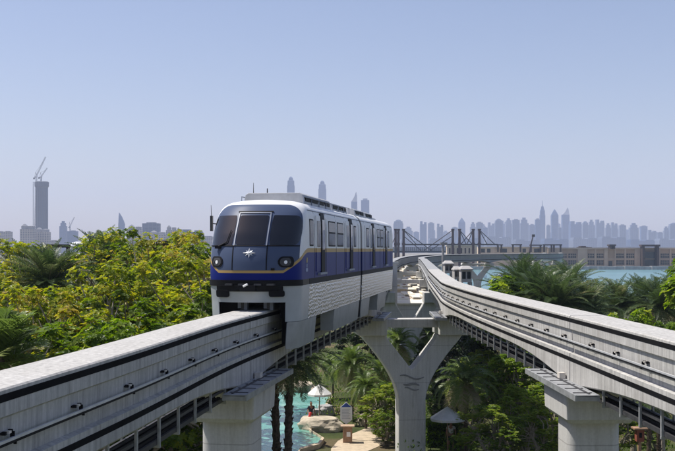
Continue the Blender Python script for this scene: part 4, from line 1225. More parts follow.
# terraced beige buildings and grey service block between the tracks
r = thing('service_building', at(410, 306, 108), 'plain grey concrete block behind the Y-shaped pier', 'building')
mb = MB(); facade_box(mb, 374, 452, 304, 101, 7); mb.build('wall', M['pier'], r)
mb = MB(); facade_box(mb, 373.5, 452.5, 303.1, 100.8, 7.4, hh(304.3, 101)); mb.build('coping', M['cream'], r)
r = thing('terraced_building', at(410, 280, 140), 'jumble of beige flat-roofed terraces rising between the two tracks', 'building')
rng = random.Random(21)
for k, (d, y, a, b) in enumerate(((112, 298.5, 394, 432), (119, 294, 396, 428), (128, 289.5, 395, 426), (138, 285, 396, 423), (150, 280.5, 395, 424), (164, 277, 396, 422), (182, 272.5, 397, 421), (205, 269, 398, 420), (235, 265.2, 399, 419))):
    x = a; i = 0
    while x < b:
        wd = rng.uniform(4, 11) * (1 if k < 6 else .8)
        mb = MB(); yy = y + rng.uniform(-1.2, 2.0); dd_ = d + rng.uniform(-2, 3)
        facade_box(mb, x, min(b, x + wd), yy, dd_, 7, 0, 0)
        facade_box(mb, x - .2, min(b, x + wd) + .2, yy - .25, dd_ - .25, 7.4, hh(yy + rng.uniform(.4, .9), dd_), 1)
        for q in range(rng.randint(0, 2)):
            cx_ = x + rng.uniform(.8, max(1, wd - 1.4)); rect_on(mb, cx_, cx_ + rng.uniform(.6, 1.2), yy + 1.4, yy + 3.0, dd_, .02, 2)
        if rng.random() < .5: facade_box(mb, x + wd * .3, x + wd * .55, yy - 1.4, dd_ + 2, 2, hh(yy, dd_), rng.choice((0, 1, 3)))
        mb.build('terrace', [M['beige'], M['cream'], M['dark_frame'], M['wood']], r)
        x += wd + rng.choice((0, 0, .7)); i += 1

# boats
def boat(px, yw, d, L, label, cabin_=True):
    r = thing('motor_boat', (gx(px, d), d, -1), label, 'boat', 'boats on the lagoon')
    c = Vector((gx(px, d), d, -1)); k = L / 10
    secs = []
    for x, w_, h_ in ((-5, 1.2, 1.1), (-3, 1.6, 1.15), (0, 1.7, 1.3), (3, 1.2, 1.6), (5.2, .06, 1.9)):
        secs.append([c + Vector((x * k, sx * w_ * k * f, z * k)) for sx, f, z in ((-1, 1, h_), (-1, .75, -.3), (1, .75, -.3), (1, 1, h_))])
    mb = MB(); mb.loft(secs); mb.build('hull', M['hull'], r)
    if cabin_:
        mb = MB(); mb.loft([[c + Vector((x * k, y * k, z * k)) for x, y in ((-3.4 * f, -1.1), (2.2 * f, -1.0), (2.2 * f, 1.0), (-3.4 * f, 1.1))] for z, f in ((1.1, 1), (2.4, .85), (2.6, .8))]); mb.build('cabin', M['hull'], r)
        mb = MB(); mb.box(c + Vector((-.4 * k, -1.08 * k, 1.9 * k)), (3.6 * k, .06, .55 * k)); mb.build('window', M['dark_glass'], r)
        mb = MB(); mb.loft([[c + Vector((x * k * f - .6 * k, y * k * f, z * k)) for x, y in ((-1.6, -.9), (1, -.8), (1, .8), (-1.6, .9))] for z, f in ((2.6, 1), (3.5, .8))]); mb.build('flybridge', M['hull'], r)
        mb = MB(); mb.tube([c + Vector((-.8 * k, 0, 3.4 * k)), c + Vector((-.8 * k, 0, 6.5 * k))], [.12 * k, .05 * k], 6); mb.build('mast', M['hull'], r)
boat(502.5, 278, 470, 7.5, 'white motor boat with tall cabin moored past the viaduct pier')
boat(478, 277.5, 490, 8.0, 'low pale boat moored between grey cabins and viaduct pier', False)
# dark viewing frames among the left trees
def viewframe(px0, px1, y0, y1, d, label, panel):
    r = thing('viewing_frame', (gx((px0 + px1) / 2, d), d, 0), label, 'frame')
    x0, x1 = gx(px0, d), gx(px1, d); zt = hh(y0, d)
    for x in (x0, x1):
        mb = MB(); mb.box((x, d, zt / 2), (.26, .3, zt)); mb.build('post', M['dark_frame'], r)
    mb = MB(); mb.box(((x0 + x1) / 2, d, zt), (x1 - x0 + .4, .36, .3)); mb.build('lintel', M['dark_frame'], r)
    if panel:
        mb = MB(); zb = hh(y1, d); mb.box(((x0 + x1) / 2, d + .2, zb), (x1 - x0, 1.2, .2)); n = 7
        for k in range(n + 1): mb.bar((x0 + (x1 - x0) * k / n, d - .3, zb), (x0 + (x1 - x0) * k / n, d - .3, zb + 1.6), .035)
        mb.bar((x0, d - .3, zb + 1.6), (x1, d - .3, zb + 1.6), .06); mb.build('balcony', M['dark_frame'], r)
viewframe(47, 68, 246, 255, 92, 'dark square portal frame behind the big dark date palm', False)
viewframe(155.5, 167.5, 245.5, 263, 76, 'dark frame with a railed balcony among the almond trees', True)

# ------------------------------------------------------------------ skyline
def tower_mat(name, wall, glass, sc_):
    m, t, p = newmat(name)
    v = coords(t, (1, 1, 1))
    br = t.nodes.new('ShaderNodeTexBrick'); br.offset = 0; br.inputs['Scale'].default_value = 1
    br.inputs['Brick Width'].default_value = sc_; br.inputs['Row Height'].default_value = 3.6; br.inputs['Mortar Size'].default_value = 0.9
    br.inputs['Color1'].default_value = (*glass, 1); br.inputs['Color2'].default_value = (*[g * 1.5 for g in glass], 1); br.inputs['Mortar'].default_value = (*wall, 1)
    sx = t.nodes.new('ShaderNodeSeparateXYZ'); t.links.new(v, sx.inputs[0]); cb = t.nodes.new('ShaderNodeCombineXYZ')
    t.links.new(mathn(t, 'ADD', sx.outputs[0], sx.outputs[1]), cb.inputs[0]); t.links.new(sx.outputs[2], cb.inputs[1])
    t.links.new(cb.outputs[0], br.inputs['Vector']); t.links.new(br.outputs['Color'], p.inputs['Base Color'])
    p.inputs['Roughness'].default_value = 0.6; return m
M['tw_a'] = tower_mat('haze-tinted sand facade', (0.2, 0.23, 0.29), (0.06, 0.085, 0.14), 9.0)  # distance haze is painted into the skyscraper facades as added blue
M['tw_b'] = tower_mat('haze-tinted grey facade', (0.12, 0.15, 0.21), (0.04, 0.065, 0.12), 10.0)
M['tw_c'] = tower_mat('haze-tinted blue glass facade', (0.04, 0.085, 0.18), (0.02, 0.05, 0.13), 9.0)
M['tw_d'] = tower_mat('apartment facade', (0.5, 0.46, 0.41), (0.09, 0.1, 0.12), 5.0)
M['tw_raw'] = tower_mat('raw concrete frame', (0.12, 0.13, 0.15), (0.03, 0.035, 0.045), 5.0)
M['tw_roof'] = simple('tower roof', (0.3, 0.3, 0.31), 0.8)

def tower(px0, px1, ytop, d, style, mat, label, group, cat='skyscraper'):
    x0, x1 = gx(px0, d), gx(px1, d); wd = x1 - x0; cx = (x0 + x1) / 2; h = hh(ytop, d); dp = wd * .8
    c = Vector((cx, d, 0))
    r = thing('skyscraper' if cat == 'skyscraper' else 'apartment_block', c, label, cat, group)
    def ring(f, z, g=None, ox=0): return [c + Vector((ox + sx * wd / 2 * f, sy * dp / 2 * (g or f), z)) for sx, sy in ((-1, -1), (1, -1), (1, 1), (-1, 1))]
    b, t = MB(), MB()
    if style == 'flat':
        b.loft([ring(1, -1), ring(1, h * .97)]); t.loft([ring(.55, h * .97), ring(.55, h)])
    elif style == 'step':
        b.loft([ring(1, -1), ring(1, h * .84)]); t.loft([ring(.72, h * .84), ring(.72, h * .94)]); t.loft([ring(.4, h * .94), ring(.4, h)])
    elif style == 'notch':
        b.loft([ring(1, -1), ring(1, h * .9)])
        for s_ in (-1, 1): t.loft([ring(.34, h * .9, .9, s_ * wd * .3), ring(.34, h * (1.0 if s_ < 0 else .965), .9, s_ * wd * .3)])
    elif style == 'dome':
        b.loft([ring(1, -1), ring(1, h * .88)]); t.loft([ring(.9, h * .88), ring(.86, h * .945), ring(.6, h * .95), ring(.5, h * .98), ring(.15, h)])
    elif style == 'point':
        b.loft([ring(1, -1), ring(1, h * .86)]); t.loft([ring(.95, h * .86), ring(.7, h * .91), ring(.4, h * .955), ring(.05, h)])
    elif style == 'blade':
        b.loft([ring(1, -1), ring(1, h * .72)]); t.loft([ring(.98, h * .72), ring(.8, h * .8, None, -wd * .08), ring(.5, h * .9, None, -wd * .22), ring(.06, h, None, -wd * .42)])
    elif style == 'blade_right':
        b.loft([ring(1, -1), ring(1, h * .84)]); t.loft([ring(.98, h * .84), ring(.7, h * .88, None, wd * .12), ring(.4, h * .93, None, wd * .25), ring(.05, h, None, wd * .32)])
    elif style == 'spire':
        b.loft([ring(1, -1), ring(1, h * .72)]); t.loft([ring(.9, h * .72), ring(.85, h * .8), ring(.55, h * .84), ring(.45, h * .88), ring(.12, h * .9), ring(.06, h)])
    elif style == 'gable':
        n = max(2, int(wd / 22))
        b.loft([ring(1, -1), ring(1, h * .84)])
        for k in range(n):
            ox = -wd / 2 + wd * (k + .5) / n; f = .72 / n
            t.loft([ring(f, h * .84, .7, ox), ring(f, h * .93, .7, ox), ring(.03, h * (1 - .05 * (k % 2)), .5, ox)])
    b.build('shaft' if cat == 'skyscraper' else 'wall', mat, r); t.build('crown' if cat == 'skyscraper' else 'roof', mat if style in ('dome', 'blade', 'point', 'spire', 'step', 'notch') else M['tw_roof'], r)
    return r
SK = 'hazy skyscrapers across the bay'
a_, b_, c_ = M['tw_a'], M['tw_b'], M['tw_c']
far = [
 (393.5, 403, 219.5, 'dome', b_, 'hazy round-topped tower just above the rear of the train'), (404, 412.5, 226.6, 'step', a_, 'hazy stepped tower behind the first bridge masts'),
 (413.5, 419, 231.5, 'flat', c_, 'lowest hazy tower between the bridge mast groups'), (420, 426.5, 221.2, 'notch', c_, 'hazy tower with notched top, left neighbour of the flat slab above the bridge cables'),
 (428, 434, 222.3, 'flat', b_, 'hazy flat slab tower centred over the bridge cables'), (437, 443, 223.8, 'notch', b_, 'hazy notched tower between bridge cables and grey lamp post'),
 (446, 451, 232, 'flat', a_, 'short hazy tower over the arcade end'), (458.5, 465, 217.8, 'point', c_, 'pointed hazy tower above the middle bridge masts'),
 (452, 457.5, 226.8, 'flat', b_, 'hazy tower touching the pointed one above the arcade'), (470, 475.8, 222.2, 'step', a_, 'hazy stepped tower over the third bridge mast'),
 (476.2, 482.6, 221.8, 'flat', b_, 'hazy flat tower over the last bridge mast'), (483, 487.5, 227, 'flat', c_, 'narrow low hazy tower past the last bridge mast'),
 (487.8, 494.4, 222.5, 'notch', a_, 'hazy notched tower above the white boat'), (494.8, 502.4, 218.6, 'dome', b_, 'wide domed hazy tower over the viaduct, taller than its neighbour'),
 (505.2, 511.8, 218.3, 'step', a_, 'pale stepped hazy tower, first of the close row'), (512.2, 519.2, 219, 'flat', b_, 'grey flat-topped hazy tower, second of the close row'),
 (519.8, 528, 217.6, 'step', a_, 'broad hazy tower, third of the close row'), (529, 534.8, 224, 'flat', b_, 'low hazy tower beside the leaning floodlight'),
 (535.2, 540, 218.4, 'flat', c_, 'hazy block directly beside the spired tower'), (539.8, 544.9, 200.5, 'spire', c_, 'tallest hazy tower with a long needle spire'),
 (546.4, 550, 224.6, 'flat', a_, 'small hazy tower between spired tower and twin pointed towers'), (551.2, 557.9, 209.2, 'point', c_, 'first of the twin pointed towers, closer to the needle spire'),
 (561.8, 568.9, 207.6, 'blade_right', c_, 'second of the twin pointed towers, with slanted pinnacle'), (558.2, 561.4, 227, 'flat', b_, 'narrow hazy block between the twin pointed towers'),
 (569.6, 580.8, 221.2, 'notch', c_, 'broad blue hazy block past the slanted pinnacle'), (582.2, 588, 221, 'dome', a_, 'hazy domed tower above the hotel archway'),
 (588.2, 594.2, 219.8, 'step', a_, 'hazy stepped tower above the hotel roof plant'), (595.6, 603.6, 219.6, 'notch', b_, 'tall notched hazy tower above the hotel windows'),
 (605.2, 610.8, 223.2, 'step', a_, 'hazy stepped tower above the small roof frame of the hotel'), (611.2, 617, 222.4, 'notch', b_, 'hazy notched tower beside the small roof frame of the hotel'),
 (619, 625.4, 224.4, 'flat', a_, 'hazy flat tower between roof frame and large portal of the hotel'), (629.4, 637.8, 223.0, 'step', b_, 'broad hazy stepped tower before the large hotel portal'),
 (640.2, 646.8, 225.6, 'flat', c_, 'hazy flat tower over the large hotel portal'), (647.6, 655.6, 230, 'notch', a_, 'low hazy notched block over the large hotel portal'),
 (656.8, 663, 232, 'flat', b_, 'lowest hazy block past the large hotel portal'), (663.4, 668.6, 226.5, 'step', a_, 'hazy stepped tower near the photo edge'), (669, 678, 222.6, 'dome', b_, 'hazy domed tower cut by the photo edge'),
 (679, 690, 224, 'flat', b_, 'hazy tower just outside the photo edge'),
 (287.2, 294.6, 176.6, 'dome', c_, 'blue domed skyscraper above the train nose'), (318.4, 326.2, 180.6, 'dome', c_, 'blue round-topped skyscraper above the lead coach'),
 (351.2, 357.2, 192, 'blade_right', c_, 'blue slanted skyscraper above the coach joint'), (361, 369.2, 198.6, 'flat', c_, 'blue flat-topped skyscraper above the second coach')]
for i, (p0, p1, y, st, m_, lab) in enumerate(far):
    tower(p0, p1, y, 4700 + 160 * ((i * 7) % 5), st, m_, lab, SK)
rng = random.Random(15)
for i, (p0, p1, y, st, m_, lab) in enumerate(far[4:37]):
    if i % 4 == 3: continue
    q0 = p1 - rng.uniform(.5, 2.5); q1 = q0 + rng.uniform(3.5, 6.5)
    tower(q0, q1, max(y, 218) + rng.uniform(2, 9), 5700 + 40 * i, rng.choice(('flat', 'notch', 'step', 'flat')), rng.choice((a_, b_, c_)), 'fainter tower behind the ' + lab.split(',')[0], 'fainter skyscrapers of the second row across the bay')
# a lower band of mid-rise behind the hotel
rng = random.Random(5)
LB = ['between the first two bridge mast groups', 'over the arcade', 'above the white boat', 'left of the leaning floodlight', 'below the needle spire', 'below the twin pointed towers', 'over the hotel archway', 'over the small roof frame of the hotel', 'before the large hotel portal', 'past the large hotel portal']
for k, lab in enumerate(LB):
    a = 400 + k * 28.5
    tower(a, a + 24, 239.5 - (k * 5 % 4), 4300, 'notch', (a_, b_, c_)[k % 3], 'long low hazy block ' + lab, 'low hazy blocks across the bay')
NA = 'pale apartment blocks beyond the trees'
for p0, p1, y, d, st, m_, lab in [
    (-6, 3.2, 229.5, 2300, 'gable', M['tw_d'], 'pale apartment block cut by the photo edge'), (4, 11.8, 231, 2350, 'flat', M['tw_d'], 'small pale apartment block beside the one at the photo edge'),
    (21.5, 35, 224, 2200, 'gable', M['tw_d'], 'gabled pale apartment block at the foot of the unfinished tower'), (36, 49.4, 227.5, 2250, 'gable', M['tw_d'], 'lower gabled apartment block in front of the unfinished tower'),
    (50, 58, 240, 2300, 'flat', M['tw_d'], 'low pale block just past the unfinished tower'),
    (128.4, 142, 224.6, 2250, 'gable', M['tw_d'], 'tall gabled apartment block beside the blade-shaped skyscraper'), (150, 166, 230.5, 2150, 'gable', M['tw_d'], 'apartment block below the wide dark-topped one'),
    (143.4, 159.6, 222.4, 2500, 'flat', M['tw_b'], 'wide dark-topped apartment block amid the gabled ones'), (166.6, 176.6, 225.4, 2200, 'gable', M['tw_d'], 'gabled apartment block with the sharpest roof'),
    (177, 183, 227.5, 2250, 'gable', M['tw_d'], 'narrow gabled apartment block before the long bluish one'), (183.4, 202.4, 229.6, 2600, 'notch', M['tw_c'], 'long bluish apartment block before the train nose'),
    (203, 214, 236, 2600, 'flat', M['tw_d'], 'low apartment block half behind the train nose'), (82, 96, 240, 2300, 'gable', M['tw_d'], 'low gabled block between the two dark date palms'), (96, 116, 243, 2500, 'flat', M['tw_d'], 'low flat block behind the smaller date palm')]:
    tower(p0, p1, y, d, st, m_, lab, NA, 'apartment block')
tower(60, 66.6, 221, 3900, 'step', c_, 'slim stepped blue tower past the unfinished tower', 'blue towers beyond the trees')
tower(68, 77.4, 230.4, 3600, 'flat', c_, 'squat blue tower with a crane on it', 'blue towers beyond the trees')
tower(118.7, 124.6, 212.6, 3900, 'blade', c_, 'blade-shaped blue skyscraper above the trees', 'blue towers beyond the trees')
# white dome hall
mb = MB(); c = at(77, 246, 2000); mb.loft([[c + Vector((17 * f * math.cos(R(q)), 12 * f * math.sin(R(q)), z * .7)) for q in range(0, 360, 30)] for f, z in ((1, -8), (1, 0), (.85, 6), (.5, 10), (.08, 12))])
o = mb.build('domed_hall', M['white'], None, (c.x, c.y, 0)); tag(o, 'low white domed hall between the blue towers and the date palm', 'hall', None, 'thing')
# the unfinished tower with its cranes
d = 2700.0
r = thing('unfinished_tower', (gx(41.5, d), d, 0), 'tall grey unfinished tower with widened top and cranes on it', 'tower')
c = Vector((gx(41.8, d), d, 0)); wd = gx(47.6, d) - gx(36, d)
def rg(f, z, n=16): return [c + Vector((wd / 2 * f * math.cos(2 * math.pi * k / n), wd / 2 * f * math.sin(2 * math.pi * k / n), z)) for k in range(n)]
mb = MB(); mb.loft([rg(1, -1), rg(1, hh(188, d))]); mb.build('shaft', M['tw_raw'], r)
mb = MB(); mb.loft([rg(1.02, hh(188, d)), rg(1.2, hh(186.4, d)), rg(1.22, hh(182.2, d)), rg(1.05, hh(181.6, d))]); mb.build('crown', M['tw_raw'], r)
mb = MB()
for k in range(16):
    q = 2 * math.pi * k / 16; u = Vector((math.cos(q), math.sin(q), 0)) * wd / 2 * 1.02
    mb.bar(c + u, c + u + Vector((0, 0, hh(188, d))), .5, 0, 4)
mb.build('column_rib', M['tw_b'], r)
def lattice(mb, a, b, w_, n):
    a, b = Vector(a), Vector(b); ax = (b - a).normalized(); u = ax.orthogonal().normalized() * w_ / 2; v = ax.cross(u)
    cs = [u + v, u - v, -u - v, -u + v]
    for q in cs: mb.bar(a + q, b + q, w_ * .09, 0, 4)
    for k in range(n):
        p, q = a.lerp(b, k / n), a.lerp(b, (k + 1) / n)
        for j in range(4): mb.bar(p + cs[j], q + cs[(j + 1) % 4], w_ * .06, 0, 3)
mb = MB(); lattice(mb, Vector((gx(34.6, d), d - 10, 0)), Vector((gx(34.6, d), d - 10, hh(182, d))), 2.2, 40); mb.build('hoist_mast', M['tw_b'], r)
def crane(base, mtop, tip, tail, d, label, w_=2.6):
    r = thing('tower_crane', at(*base, d), label, 'crane', 'tower cranes')
    mb = MB(); lattice(mb, at(*base, d), at(*mtop, d), w_, 24); mb.build('mast', M['dark_steel'], r)
    mb = MB(); lattice(mb, at(*mtop, d), at(*tip, d), w_ * .8, 18); mb.build('jib', M['dark_steel'], r)
    mb = MB(); t_ = at(*tail, d); m_ = at(*mtop, d); lattice(mb, m_, t_, w_ * .8, 4); mb.box(t_, (3.5, 3, 4)); mb.build('counterweight', M['dark_steel'], r)
    ap = at(mtop[0] - .6, mtop[1] - 4, d)
    mb = MB(); mb.bar(m_, ap, w_ * .2); mb.bar(ap, m_.lerp(at(*tip, d), .75), .25, 0, 4); mb.bar(ap, t_, .25, 0, 4); mb.build('stay', M['dark_steel'], r)
    mb = MB(); mb.box(m_ + Vector((2, -2, 0)), (3, 3, 4)); mb.build('cab', M['white'], r)
crane((35, 240), (36.4, 176), (45.6, 156.8), (34, 178.5), d - 16, 'crane climbing the side of the unfinished tower, jib raised high', 3.0)
crane((41, 182), (41.2, 176.5), (47.2, 168), (39, 178), d, 'smaller crane on top of the unfinished tower', 2.4)
crane((70, 231), (70, 226), (74.5, 217), (69, 227.5), 3600, 'crane on the squat blue tower', 3.0)

# ------------------------------------------------------------------ pool garden: parasols, people, notice board, desk, rocks
def parasol(px, d, wd, label):
    b = Vector((gx(px, d), d, 0)); r = thing('parasol', b, label, 'parasol', 'pale parasols')
    mb = MB(); mb.tube([b, b + Vector((0, 0, 2.75))], .035, 8); mb.build('pole', M['wood'], r)
    mb = MB(); n = 8; rim = [b + Vector((wd / 2 * math.cos(2 * math.pi * (k + .5) / n), wd / 2 * math.sin(2 * math.pi * (k + .5) / n), 2.08)) for k in range(n)]
    top = b + Vector((0, 0, 2.78))
    low = [p - Vector((0, 0, .13)) for p in rim]
    mb.add(rim + [top], [(k, (k + 1) % n, n) for k in range(n)])
    mb.add(rim + low, [(k, (k + 1) % n, n + (k + 1) % n, n + k) for k in range(n)])
    mb.build('canopy', M['canvas'], r)
    for k in range(n):
        mb = MB(); mb.bar(b + Vector((0, 0, 2.68)), rim[k] - Vector((0, 0, .03)), .014, 0, 4); mb.build('rib', M['wood'], r)
    mb = MB(); mb.loft([[b + Vector((.28 * math.cos(R(q)), .28 * math.sin(R(q)), z)) for q in range(0, 360, 30)] for z in (0, .1)]); mb.build('base', M['grey_wall'], r)
parasol(319.5, 72, 1.75, 'white parasol at the pool edge with a lifeguard under it')
parasol(447.5, 61.5, 2.1, 'pale parasol in the shade between the Y-shaped pier and the green trees')

def skinmesh(name, joints, bones, mat, parent, org, root=0):
    me = bpy.data.meshes.new(name); me.from_pydata([j[0] for j in joints], bones, []); me.materials.append(mat)
    o = bpy.data.objects.new(name, me); C.objects.link(o)
    if parent: o.parent = parent
    else: o.location = org
    sk = o.modifiers.new('skin', 'SKIN'); sk.use_smooth_shade = True
    lay = me.skin_vertices[0] if me.skin_vertices else None
    if lay is None:
        bpy.context.view_layer.objects.active = o
        lay = me.skin_vertices[0]
    for i, j in enumerate(joints):
        rr = j[1]; lay.data[i].radius = rr if isinstance(rr, tuple) else (rr, rr)
    lay.data[root].use_root = True
    s_ = o.modifiers.new('smooth', 'SUBSURF'); s_.levels = 1; s_.render_levels = 2
    return o
def person(px, d, rz, label, shirt, shorts, hold=False):
    org = Vector((gx(px, d), d, 0))
    J = [((0, 0, .93), (.135, .1)), ((0, 0, 1.12), (.125, .09)), ((0, 0, 1.34), (.165, .105)), ((0, .005, 1.47), (.07, .06)), ((0, -.01, 1.55), .058), ((0, -.01, 1.64), (.085, .1)), ((0, -.005, 1.72), (.07, .08))]
    Bn = [(0, 1), (1, 2), (2, 3), (3, 4), (4, 5), (5, 6)]
    nose_i = len(J); J.append(((0, -.125, 1.635), .012)); Bn.append((5, nose_i))
    for s_ in (-1, 1):
        e = len(J); J.append(((s_ * .09, 0, 1.635), .018)); Bn.append((5, e))
        k = len(J)
        el = (s_ * .27, .02, 1.12) if not (hold and s_ < 0) else (s_ * .25, -.02, 1.13)
        wr = (s_ * .29, -.1, .87) if not (hold and s_ < 0) else (s_ * .27, -.18, .95)
        J += [((s_ * .19, 0, 1.40), .06), (el, .042), (wr, .028)]
        Bn += [(2, k), (k, k + 1), (k + 1, k + 2)]
        w_ = Vector(wr); pd = Vector((0, -.25, -1)).normalized() if not (hold and s_ < 0) else Vector((0, -.8, -.6)).normalized()
        pm = len(J); J.append((tuple(w_ + pd * .085), (.034, .018))); Bn.append((k + 2, pm))
        for q in range(4):
            f0 = len(J); off = Vector((0, (q - 1.5) * .019, 0)) if not hold else Vector(((q - 1.5) * .019, 0, 0))
            L = (.075, .085, .08, .062)[q]
            J += [(tuple(w_ + pd * .11 + off), .0095), (tuple(w_ + pd * (.11 + L * .55) + off + Vector((-s_ * .008, 0, 0))), .009), (tuple(w_ + pd * (.11 + L) + off + Vector((-s_ * .022, -.006, 0))), .008)]
            Bn += [(pm, f0), (f0, f0 + 1), (f0 + 1, f0 + 2)]
        th = len(J); J += [(tuple(w_ + pd * .05 + Vector((-s_ * .01, -.04, 0))), .011), (tuple(w_ + pd * .1 + Vector((-s_ * .02, -.055, 0))), .009)]; Bn += [(k + 2, th), (th, th + 1)]
        h = len(J)
        J += [((s_ * .1, 0, .86), .095), ((s_ * .115, -.02, .49), .062), ((s_ * .12, .02, .09), .04), ((s_ * .13, -.05, .045), (.045, .035)), ((s_ * .14, -.16, .03), (.045, .025))]
        Bn += [(0, h), (h, h + 1), (h + 1, h + 2), (h + 2, h + 3), (h + 3, h + 4)]
    o = skinmesh('person', J, Bn, M['skin'], None, org)
    o.rotation_euler = (0, 0, rz); tag(o, label, 'person', None, 'thing')
    skinmesh('shirt', [((0, 0, .95), (.15, .118)), ((0, 0, 1.12), (.142, .108)), ((0, 0, 1.34), (.18, .122)), ((0, 0, 1.45), (.09, .075)), ((-.19, 0, 1.40), .075), ((-.235, .01, 1.25), .066), ((.19, 0, 1.40), .075), ((.235, .01, 1.25), .066)],
             [(0, 1), (1, 2), (2, 3), (2, 4), (4, 5), (2, 6), (6, 7)], shirt, o, org)
    skinmesh('shorts', [((0, 0, .97), (.15, .118)), ((0, 0, .9), (.15, .118)), ((-.1, 0, .84), .11), ((-.115, -.015, .55), .088), ((.1, 0, .84), .11), ((.115, -.015, .55), .088)], [(0, 1), (1, 2), (2, 3), (1, 4), (4, 5)], shorts, o, org)
    skinmesh('hair', [((0, .03, 1.64), (.082, .085)), ((0, .015, 1.72), (.082, .092)), ((0, .0, 1.765), (.05, .06))], [(0, 1), (1, 2)], M['hair'], o, org)
    return o
p1 = person(311, 70.5, .5, 'person in dark shirt and shorts standing under the white parasol by the pool', M['dark_cloth'], M['dark_cloth'], True)
p2 = person(451, 62.5, -.3, 'person in white shirt standing in shade under the pale parasol', M['white_cloth'], M['dark_cloth'])
q = p1.matrix_basis @ Vector((-.3, -.36, .78))
mb = MB(); mb.tube([q + Vector((-.08, -.12, -.3)), q + Vector((-.07, -.11, -.24)), q + Vector((.07, .1, .26)), q + Vector((.08, .12, .3))], [.05, .09, .09, .05], 10)
mb.box(q, (.1, .1, .12), .3, 1)
o = mb.build('rescue_float', [M['red'], M['white']], None, q, smooth=True); tag(o, 'red rescue float held by the person under the white parasol', 'rescue float', None, 'thing')

d = 66.0; b = Vector((gx(346.2, d), d, 0))
r = thing('notice_board', b, 'white pool notice board with pointed blue top behind the wooden desk', 'sign')
s_ = d / F
mb = MB(); mb.tube([b, b + Vector((0, 0, hh(420, d)))], .05, 8); mb.build('post', M['steel'], r)
def pp(px, py, off=0): return Vector((gx(px, d), d - .08 - off, hh(py, d)))
mb = MB(); mb.extrude([pp(340.3, 407), pp(340.3, 419.5), pp(346.2, 424), pp(352.2, 419.5), pp(352.2, 407), pp(346.2, 401.8)], (0, .05, 0)); mb.build('board', M['white'], r)
mb = MB(); mb.extrude([pp(341.2, 406.8, .01), pp(351.3, 406.8, .01), pp(346.2, 402.6, .01)], (0, .012, 0)); mb.build('header', M['blue_sign'], r)
mb = MB()
for k in range(7): mb.extrude([pp(342, 408.8 + k * 1.5, .008), pp(350.4 - (k % 3) * .9, 408.8 + k * 1.5, .008), pp(350.4 - (k % 3) * .9, 409.3 + k * 1.5, .008), pp(342, 409.3 + k * 1.5, .008)], (0, .01, 0))
mb.build('printed_lines', simple('grey print', (0.4, 0.42, 0.48), .6), r)
d = 65.2; b = Vector((gx(347.5, d), d - .2, 0))
r = thing('towel_desk', b, 'wooden towel desk on the sand path in front of the notice board', 'desk')
mb = MB(); mb.box(b + Vector((0, 0, .5)), (.58, .5, 1.0)); mb.build('cabinet', M['wood'], r, bevel=.015)
mb = MB(); mb.box(b + Vector((0, 0, 1.04)), (.86, .72, .07)); mb.build('top', simple('pale wood', (.45, .32, .22), .6, 0, .25, 5), r, bevel=.01)
mb = MB(); mb.box(b + Vector((.06, -.26, .55)), (.24, .02, .3)); mb.build('label', M['white'], r)
def rock(px, py, sx, sy, sz, seed, label, mat=None, d=None):
    g = ground(px, py) if d is None else Vector((gx(px, d), d, 0))
    bm = bmesh.new(); bmesh.ops.create_icosphere(bm, subdivisions=4, radius=1)
    for v in bm.verts:
        c = v.co.copy(); n1 = noise.noise(c * 1.3 + Vector((seed, 0, 0))); n2 = noise.noise(c * 3.5 + Vector((0, seed, 0))); n3 = abs(noise.noise(c * 7 + Vector((0, 0, seed))))
        f = 1 + .3 * n1 + .1 * n2 - .09 * n3
        c = c * f; c.z = max(-.5, min(.55, c.z)) 
        v.co = (c.x * sx, c.y * sy, c.z * sz)
    me = bpy.data.meshes.new('boulder'); bm.to_mesh(me); bm.free(); me.materials.append(mat or M['stone'])
    o = bpy.data.objects.new('boulder', me); C.objects.link(o); o.location = (g.x, g.y, sz * .35); o.rotation_euler = (0, 0, seed)
    tag(o, label, 'boulder', 'boulders round the pool', 'thing')
rock(322, 430, 1.15, 1.5, .9, 1.3, 'large flat-topped pale boulder at the pool edge beside the desk')
rock(300, 392, 1.9, 1.2, .9, 2.4, 'boulder at the far pool edge behind the twin trunks')
rock(315, 418, .5, .5, .7, 5.1, 'small dark boulder beneath the white parasol', M['grey_wall'])
rock(326, 415, .6, .6, .8, 6.2, 'small boulder between the parasol and notice board', M['grey_wall'])
rock(366, 424, .8, .6, .7, 7.7, 'boulder at the bend of the sand path')
rock(378, 426, .7, .6, .6, 8.7, 'low boulder on the sand path beside the Y-shaped pier')
rock(164, 446, 1.5, 1.3, 1.7, 3.2, 'dark craggy rock under the beam beside the palm trunk', M['grey_wall'])
rock(184, 438, 1.7, 1.6, 1.5, 4.4, 'sunlit craggy rock touching the round pier by the pool')
rock(182, 420, 2.0, 1.6, 2.0, 9.4, 'grey craggy rock behind the round pier by the pool', M['grey_wall'])
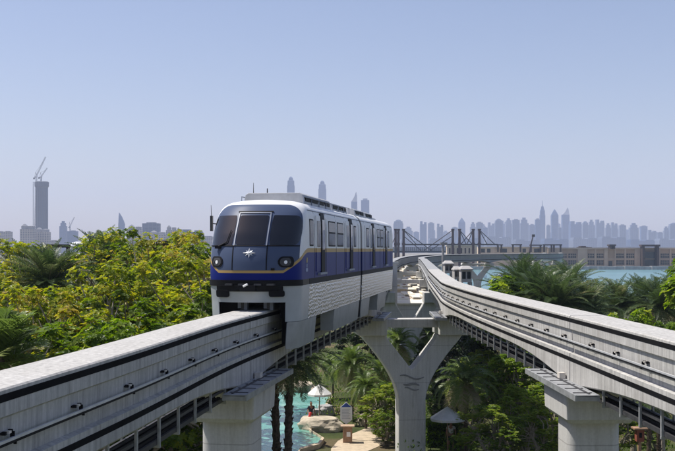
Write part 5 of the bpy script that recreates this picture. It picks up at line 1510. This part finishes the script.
# clipped hedge beside the pier
rng = random.Random(77); hd = MB(); hd.tint = []
d0 = 64.0; xa, xb = gx(425, d0), gx(458, d0)
for k in range(5200):
    p = Vector((rng.uniform(xa, xb), d0 + rng.uniform(-.7, .7), rng.uniform(0, 1.5)))
    f = rng.randrange(3)
    if f == 0: p.y = d0 - .7 + rng.uniform(-.05, .1)
    elif f == 1: p.z = 1.5 + rng.uniform(-.12, .06)
    leaf_into(hd, p, rv(rng), rv(rng), rng.uniform(.09, .15), .035, min(1, max(0, rng.gauss(.45, .18))))
r = thing('clipped_hedge', ((xa + xb) / 2, d0, 0), 'clipped green hedge at the foot of the Y-shaped pier, below the pale parasol', 'hedge')
hd.build('leaves', M['leaf_green'], r, fix=False)
mb = MB(); mb.box(((xa + xb) / 2, d0, .7), (xb - xa - .1, 1.25, 1.36)); mb.build('stems', M['leaf_dark'], r)
# red wooden lantern under the empty beam
d = 47.0; b = Vector((gx(639.5, d), d, 0))
r = thing('garden_lantern', b, 'red wooden garden lantern under the empty beam beside palm trunks', 'lantern')
z0 = hh(441, d); z1 = hh(429, d)
mb = MB(); mb.box(b + Vector((0, 0, z0 / 2)), (.14, .14, z0)); mb.build('post', M['wood'], r)
mb = MB(); mb.box(b + Vector((0, 0, (z0 + z1) / 2)), (.34, .34, z1 - z0)); mb.box(b + Vector((0, -.172, (z0 + z1) / 2 + .02)), (.12, .02, .22), 0, 1); mb.build('housing', [simple('red brown wood', (.25, .07, .04), .7), M['black']], r)
mb = MB(); mb.box(b + Vector((0, 0, z1 + .04)), (.62, .55, .08)); mb.build('roof', M['wood'], r, bevel=.01)

# ------------------------------------------------------------------ haze
mb = MB(); mb.box((0, 4100, 235), (12600, 8560, 478))
hz = mb.build('haze', None or bpy.data.materials.new('haze air'), None, (0, 4100, 235)); tag(hz, None, None, None, 'stuff')
hm = hz.data.materials[0]; hm.use_nodes = True; t = hm.node_tree
for n in list(t.nodes):
    if n.type == 'BSDF_PRINCIPLED': t.nodes.remove(n)
pv = t.nodes.new('ShaderNodeVolumePrincipled'); pv.inputs['Color'].default_value = (0.64, 0.74, 1.0, 1)
pv.inputs['Density'].default_value = HAZE_DENSITY; pv.inputs['Anisotropy'].default_value = 0.0
t.links.new(pv.outputs[0], t.nodes['Material Output'].inputs['Volume'])
